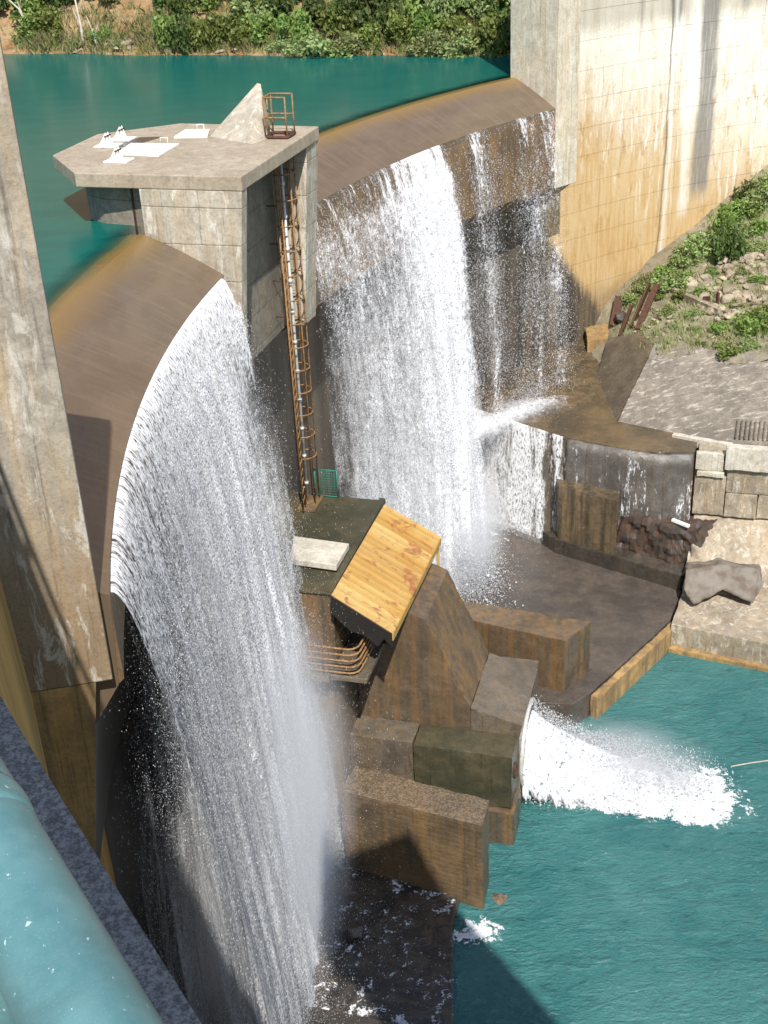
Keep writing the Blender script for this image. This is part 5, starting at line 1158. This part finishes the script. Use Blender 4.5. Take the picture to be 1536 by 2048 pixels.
p = px((1040, 1050), ZA); burst('step_splash', 9000, (p[0], p[1], ZA + 0.1), 1.6, 0.5, 0.35, 0.018, 'splash line where the step fall lands on the apron', 83)
def mist_puff(name, cen, rad, dens, label, seed):
    """drifting spray: a closed ellipsoid of thin uneven air-borne water"""
    bm = bmesh.new(); bmesh.ops.create_icosphere(bm, subdivisions=3, radius=1.0); me = bpy.data.meshes.new(name); bm.to_mesh(me); bm.free()
    t = NT(name + '_air'); tc = t.n('TexCoord').outputs['Object']; ln_ = t.n('VectorMath', {0: tc}, operation='LENGTH').outputs[1]
    nn = t.noise(t.scale(tc, (2, 2, 1.2)), 1.3, 3, 0.6)
    d = t.math('MULTIPLY', t.ramp(ln_, 0.25, 1.0, 1.0, 0.0), t.ramp(nn, 0.3, 0.65, 0.3, 1.0))
    v = t.n('VolumePrincipled', {'Color': (0.97, 0.98, 1.0, 1), 'Density': t.math('MULTIPLY', d, dens), 'Anisotropy': 0.0})
    t.t.links.new(v.outputs[0], t.out.inputs['Volume']); me.materials.append(t.m)
    o = bpy.data.objects.new(name, me); o.location = cen; o.scale = rad; o.rotation_euler = (0, 0, -PHT); link(o); tag(o, label, kind='stuff'); return o
p = px((900, 1120), ZA); mist_puff('far_mist', (p[0], p[1], ZA + 1.6), (3.4, 5.8, 4.2), 0.8, 'drifting mist over the foot of the far waterfall', 1)
p = A(RL - 1.7, 3.0, 0); mist_puff('near_mist', (p[0], p[1], -18.0), (2.4, 7.2, 9.5), 0.55, 'drifting mist over the foot of the near waterfall', 2)
# step falls on the far apron: films over the upper step's edge
def step_fall(name, pts_top, zb, dens_fn, mat, label, seed, n=60, out=0.5, nh=24):
    pts_top = np.array(pts_top); seg = np.linspace(0, len(pts_top) - 1, n); P = np.stack([np.interp(seg, range(len(pts_top)), pts_top[:, k]) for k in range(3)], 1)
    hh = np.linspace(0, 1, nh) ** 1.3; nrm_ = -DV * 0.9 + DU * 0.1
    V = []; D = []; S_ = []
    for h in hh:
        z = P[:, 2] + 0.03 + (zb - P[:, 2]) * h; o_ = 0.05 + out * np.sqrt(h)
        V.append(np.c_[P[:, :2] + nrm_ * o_, z]); f = seg / (len(pts_top) - 1); D.append(dens_fn(f, np.full(n, h))); S_.append(np.c_[np.cumsum(np.r_[0, np.linalg.norm(np.diff(P, axis=0), axis=1)]) + 13 * seed, np.full(n, h * 6), np.zeros(n)])
    V = np.concatenate(V); idx = np.arange(nh * n).reshape(nh, n); F = np.stack([idx[:-1, :-1], idx[:-1, 1:], idx[1:, 1:], idx[1:, :-1]], -1).reshape(-1, 4)
    o = raw_mesh(name, V, F, 4, mat, attrs={'dens': np.clip(np.concatenate(D), 0, 1), 'sc': np.concatenate(S_)}, smooth=True); tag(o, label, kind='stuff'); return o
edge = [W(1.6, 22.05, -15.95), W(5.2, 19.95, -15.95), W(8.7, 18.05, -15.95), W(12.0, 17.05, -15.9), W(15.1, 17.2, -15.9)]
step_fall('step_fall', edge, ZA + 0.05, lambda f, h: 0.95 * np.exp(-((f - 0.10) / 0.16) ** 2) + 0.6 * np.exp(-((f - 0.33) / 0.05) ** 2) + 0.34 * np.exp(-((f - 0.40) / 0.02) ** 2) + 0.36 * np.exp(-((f - 0.47) / 0.02) ** 2) + 0.27, M['film'], 'white water sliding down the upper apron step', 3, 140, 0.35)
step_fall('step_spray', edge[:3], ZA + 0.05, lambda f, h: 0.75 * np.exp(-((f - 0.3) / 0.35) ** 2) * (0.4 + 0.6 * h), M['mist'], 'soft spray where water leaves the upper apron step', 5, 60, 0.9)
def foam_patch(name, pts, z, dens_fn, label, sc=1.0, nx=70, ny=50, mat=None, relief=0.0, seed=0):
    """bilinear patch between four world corner points"""
    a, b, c, d = [np.array(p, float) for p in pts]; X, Y = np.meshgrid(np.linspace(0, 1, nx), np.linspace(0, 1, ny))
    P = (a * ((1 - X) * (1 - Y))[..., None] + b * (X * (1 - Y))[..., None] + c * (X * Y)[..., None] + d * ((1 - X) * Y)[..., None])
    D = np.clip(dens_fn(X, Y), 0, 1)
    P[..., 2] += relief * D * (fbm(P[..., 0] * 1.6, P[..., 1] * 1.6, seed) - 0.1)
    S_ = np.stack([P[..., 0] * sc + seed * 17, P[..., 1] * sc, 0 * X], -1)
    idx = np.arange(nx * ny).reshape(ny, nx); F = np.stack([idx[:-1, :-1], idx[:-1, 1:], idx[1:, 1:], idx[1:, :-1]], -1).reshape(-1, 4)
    o = raw_mesh(name, P.reshape(-1, 3), F, 4, mat or M['foam'], attrs={'dens': D.reshape(-1), 'sc': S_.reshape(-1, 3)}, smooth=True); tag(o, label, kind='stuff'); return o
# rush of water over the upper step
for mt_, am_, dz_ in ((M['mist'], 0.85, 0.0), (M['froth'], 0.6, 0.03)):
    foam_patch('step_rush', [px(q, -15.80 + dz_) for q in [(885, 930), (1190, 810), (1165, 722), (880, 850)]], 0, lambda X, Y, am_=am_: am_ * np.exp(-((Y - 0.5) / 0.26) ** 2) * (1 - 0.9 * sstep(X, 0.45, 1.0)) * (1 - sstep(X, 0.85, 1.0)), ('white rush of water along the top of the upper step' if dz_ == 0 else 'frothy crown of the rush over the upper step'), 1.4, relief=0.05, seed=3, mat=mt_)
p = px((1060, 790), -15.9); burst('rush_drops', 7000, (p[0], p[1], -15.85), 1.3, 1.0, 0.10, 0.014, 'fine drops in the rush over the upper step', 84)
# boil at the foot of the far fall
foam_patch('far_boil', [px(q, ZA + 0.14) for q in [(820, 1160), (935, 1180), (1120, 1080), (900, 990)]], 0, lambda X, Y: 1.2 * np.exp(-((X - 0.25) / 0.4) ** 2) * np.exp(-((Y - 0.35) / 0.5) ** 2) * (1 - sstep(X, 0.7, 1.0)), 'white boil at the foot of the far waterfall', 1.2, relief=0.8, seed=5)
foam_patch('near_boil', [px(q, ZN + 0.1) for q in [(560, 1800), (700, 1760), (690, 1640), (600, 1600)]], 0, lambda X, Y: 1.1 * np.exp(-((X - 0.4) / 0.35) ** 2) * np.exp(-((Y - 0.5) / 0.4) ** 2), 'white boil beside the near baffle wall', 1.5, relief=0.5, seed=6)
foam_patch('apron_spill_foam', [px(q, ZT + 0.05) for q in [(890, 1960), (1080, 1930), (1100, 1850), (895, 1810)]], 0, lambda X, Y: 0.62 * np.exp(-((X - 0.3) / 0.3) ** 2) * np.exp(-((Y - 0.6) / 0.28) ** 2), 'small white wave where the near apron spills into the pool', 1.6, relief=0.3, seed=8)
foam_patch('shade_foam', [px(q, ZN + 0.02) for q in [(600, 2060), (920, 2060), (910, 1750), (640, 1720)]], 0, lambda X, Y: 0.14 + 0.42 * fbm(X * 6, Y * 6, 4) * (1 - X * 0.3), 'scattered foam threads on the shaded near apron', 1.6, seed=9).location.z = 0.06

def mound(name, cen, ru, rv_, hh, label, seed, dens=1.0):
    n_ = 60; A_, B_ = np.meshgrid(np.linspace(-1, 1, n_), np.linspace(-1, 1, n_)); q = np.sqrt(A_ ** 2 + B_ ** 2); e_ = np.clip(1 - q, 0, 1)
    u0, v0 = uv(cen); cu_ = u0 + A_ * ru; cv_ = v0 + B_ * rv_; P = O0[None, None] + cu_[..., None] * DU + cv_[..., None] * DV
    z = cen[2] + hh * e_ ** 0.8 * (0.35 + 1.3 * fbm(cu_ * 1.7, cv_ * 1.7, seed, 5))
    idx = np.arange(n_ * n_).reshape(n_, n_); F = np.stack([idx[:-1, :-1], idx[:-1, 1:], idx[1:, 1:], idx[1:, :-1]], -1).reshape(-1, 4)
    o = raw_mesh(name, np.concatenate([P, z[..., None]], -1).reshape(-1, 3), F, 4, M['foam'], attrs={'dens': np.clip(2.0 * e_ * dens, 0, 1).reshape(-1), 'sc': np.stack([cu_ + 3 * seed, cv_, z], -1).reshape(-1, 3)}, smooth=True); tag(o, label, kind='stuff'); return o
mound('far_boil_mound', px((925, 1125), ZA + 0.02), 1.5, 2.9, 2.0, 'bright churning foam where the far waterfall lands', 41)
mound('near_boil_mound', px((655, 1690), ZN + 0.05), 0.9, 1.0, 0.9, 'bright churning foam at the corner of the near baffle wall', 42, 0.9)
mound('step_boil_mound', px((985, 1040), ZA + 0.02), 2.2, 0.8, 0.5, 'white water gathering below the step fall', 43, 0.8)
mound('spill_wave', px((965, 1865), ZT + 0.01), 1.9, 1.1, 0.35, 'curling white wave where the near apron meets the pool', 44, 0.36)
# ------------------------------------------------------------------ outlet jet
jt = empty('outlet_jet', W(10, 0, ZT)); tag(jt, 'dense white jet bursting from the outlet across the pool', 'water jet', None, 'stuff')
tip = np.array(uv(at(1400, 1600, ZT))); 
nu, nv = 120, 70
Ug, Vg = np.meshgrid(np.linspace(0, 1, nu), np.linspace(-1, 1, nv))
ulen = 7.6
cu = 9.75 + Ug * ulen; halfw = 1.75 - 0.3 * Ug - 1.0 * Ug ** 2; cv = 0.15 + 0.75 * np.minimum(1, Ug * 2.5)
cvv = cv + Vg * halfw * (0.88 + 0.35 * fbm(cu * 0.9, Vg * 0.6 + 4, 31, 4))
env = np.clip(1 - np.abs(Vg) ** 2.6, 0, 1)
hgt = (3.3 * (1 - Ug) ** 2.6 + 0.16) * env ** 0.6 * (1 - Ug ** 3)
lump = (fbm(cu * 1.3 - 0, cvv * 1.6, 21, 5) - 0.45) * 1.5 * env * (0.35 + Ug * (1 - Ug) * 2.4)
Zj = ZT + 0.03 + np.maximum(hgt + lump * 0.55, -0.06)
Pj = O0[None, None] + cu[..., None] * DU + cvv[..., None] * DV
idx = np.arange(nu * nv).reshape(nv, nu); F = np.stack([idx[:-1, :-1], idx[:-1, 1:], idx[1:, 1:], idx[1:, :-1]], -1).reshape(-1, 4)
Dj = np.clip(2.4 * env ** 0.8 * (1 - 0.9 * sstep(Ug, 0.45, 1.0)), 0, 1) * (0.6 + 0.4 * (1 - Ug)) * (1 - sstep(Ug, 0.9, 1.0))
Sj = np.stack([cu * 0.9, cvv * 1.6, 0 * cu], -1).reshape(-1, 3)
raw_mesh('plume', np.concatenate([Pj, Zj[..., None]], -1).reshape(-1, 3) - np.array(jt.location), F, 4, M['foam'], jt, attrs={'dens': Dj.reshape(-1), 'sc': Sj}, smooth=True)
raw_mesh('plume_core', np.concatenate([Pj, Zj[..., None] - 0.12 - 0.1 * (1 - env[..., None])], -1).reshape(-1, 3) - np.array(jt.location), F, 4, M['foam'], jt, attrs={'dens': Dj.reshape(-1) * 0.95, 'sc': Sj * 0.7 + 5}, smooth=True)
mist_puff('jet_mist', W(13.3, 1.5, ZT + 0.9), (4.6, 2.3, 1.7), 0.45, 'soft spray drifting above the outlet jet', 5)
# spray thrown off the jet
n = 30000; r = np.random.default_rng(77)
tt = r.beta(1.1, 2.0, n); uu = 9.8 + tt * (ulen + 0.6); hw = 1.8 + 0.1 * tt - 0.6 * tt ** 2.5; vc_ = 0.15 + 0.75 * np.minimum(1, tt * 2.5); vv = vc_ + np.clip(r.normal(0.18, 0.62, n), -1.12, 1.7) * hw
ee = np.clip(1 - np.abs((vv - vc_) / (hw * 1.5)) ** 2, 0.05, 1)
zz_ = ZT + np.abs(r.normal(0, 1, n)) * 0.22 + (3.35 * np.clip(1 - tt, 0, 1) ** 2.6 + 0.2) * ee ** 0.7 * r.uniform(0.2, 1.12, n)
P = (O0[None] + uu[:, None] * DU + vv[:, None] * DV); P = np.c_[P, zz_] - np.array(jt.location)
sz = 0.012 * r.lognormal(0, 0.5, n); q1 = r.normal(size=(n, 3)); q1 /= np.linalg.norm(q1, axis=1)[:, None]; q2 = np.cross(q1, r.normal(size=(n, 3))); q2 /= np.linalg.norm(q2, axis=1)[:, None]; q3 = np.cross(q1, q2)
V = np.stack([P + q1 * sz[:, None] * 1.5, P - q1 * sz[:, None] * 1.2 + q2 * sz[:, None], P - q1 * sz[:, None] + q3 * sz[:, None], P - (q2 + q3) * sz[:, None]], 1).reshape(-1, 3)
b = (np.arange(n) * 4)[:, None]; F = np.concatenate([b + np.array(f) for f in ((0, 1, 2), (0, 2, 3), (0, 3, 1), (1, 3, 2))], 0)
o = raw_mesh('spray', V, F, 3, M['drop'], jt, attrs={'tint': np.repeat(r.uniform(0.5, 1, n), 4)}); o['kind'] = 'stuff'
for k_, (g_, sc_) in enumerate(((1.05, 1.0), (0.95, 1.9))):
    foam_patch('jet_foam', [W(9.6, -2.6, ZT + 0.02 + 0.02 * k_), W(20.5, -2.6, ZT + 0.02 + 0.02 * k_), W(20.5, 5.6, ZT + 0.02 + 0.02 * k_), W(9.6, 5.6, ZT + 0.02 + 0.02 * k_)], 0,
           lambda X, Y, g_=g_: np.clip(g_ - 1.5 * np.sqrt(((X - 0.36) / 1.05) ** 2 + ((Y - 0.40) / 0.5) ** 2) ** 1.25, 0, 1) * (1 - sstep(X, 0.66, 1.0)) * sstep(Y, 0.12, 0.24), ('lacy white foam spreading from the jet over the pool' if k_ == 0 else 'finer foam threads around the outlet jet'), sc_, 110, 90, seed=12 + k_)

# ================================================================== HANDRAIL beside the camera
hr = empty('pipe_railing', A(52.86, -30, 9.3)); tag(hr, 'teal painted pipe railing at the lower left edge', 'railing')
rail_z = 10.12
def rail_r(r, d): return r - 0.27 * min(1.0, max(0.0, (d + 29.0) / 6.0))
def rail_pts(r, z, d0, d1, n): return [A(rail_r(r, d0 + (d1 - d0) * i / (n - 1)), d0 + (d1 - d0) * i / (n - 1), z) for i in range(n)]
RR = 52.925
tube('top_rail', rail_pts(RR, rail_z, -37, -10.5, 90), 0.052, M['rail'], hr, 24)
tube('lower_rail', rail_pts(RR + 0.16, rail_z - 0.48, -37, -10.5, 90), 0.035, M['rail'], hr, 16)
tube('joint_collar', rail_pts(RR, rail_z, -31.86, -31.80, 5), [0.0522, 0.0545, 0.055, 0.0545, 0.0522], M['rail'], hr, 24)
for k in range(11):
    d = -36.5 + 2.2 * k + (0.5 if k == 2 else 0)
    tube('post', [A(rail_r(RR, d), d, 9.28), A(rail_r(RR, d), d, rail_z)], 0.03, M['rail'], hr, 12)

# ------------------------------------------------------------------ loose sticks
for pts, r_, lab in (([px((1462, 1533), ZT + 0.03), px((1500, 1526), ZT + 0.05), px((1545, 1520), ZT + 0.03)], 0.03, 'thin pale stick floating on the tail pool'),):
    o = tube('floating_stick', pts, r_, M['bark'], None, 5); tag(o, lab, 'stick')

# ------------------------------------------------------------------ worn, uneven faces and edges on the cast concrete
def roughen(o, amp, cuts, freq=1.3):
    for md in list(o.modifiers): o.modifiers.remove(md)
    bm = bmesh.new(); bm.from_mesh(o.data)
    bmesh.ops.triangulate(bm, faces=bm.faces[:])
    for _ in range(cuts):
        el = [e for e in bm.edges if e.calc_length() > 0.32]
        if not el: break
        bmesh.ops.subdivide_edges(bm, edges=el, cuts=1)
        bmesh.ops.triangulate(bm, faces=[f for f in bm.faces if len(f.verts) > 3])
    bm.normal_update(); mv = []; off = o.matrix_world.translation if o.parent is None else o.parent.location
    for v in bm.verts:
        q = (v.co + off) * freq; edge = any(len(e.link_faces) == 2 and e.link_faces[0].normal.dot(e.link_faces[1].normal) < 0.7 for e in v.link_edges)
        k = mnoise.fractal(q, 0.8, 2.0, 4) * amp
        if edge: k -= amp * max(0.0, mnoise.noise(q * 2.6) + 0.25) * 2.2
        mv.append((v, v.normal * k))
    for v, d in mv: v.co += d
    bm.to_mesh(o.data); bm.free()
for o in [b1, b2] + [c for c in list(ot.children) if c.name.split('.')[0] in ('buttress', 'outlet_hood', 'side_chamber', 'footing')] + [c for c in list(ap.children) if c.name.split('.')[0] in ('edge_wall', 'ledge', 'middle_step', 'corner_kerb', 'step_surface')] + [c for c in list(rw.children) if c.name.startswith('block')] + list(qb.children) + [c for c in list(ps.children) if c.name.split('.')[0] in ('slab', 'side_wall', 'edge_kerb')]:
    roughen(o, 0.022, 5)
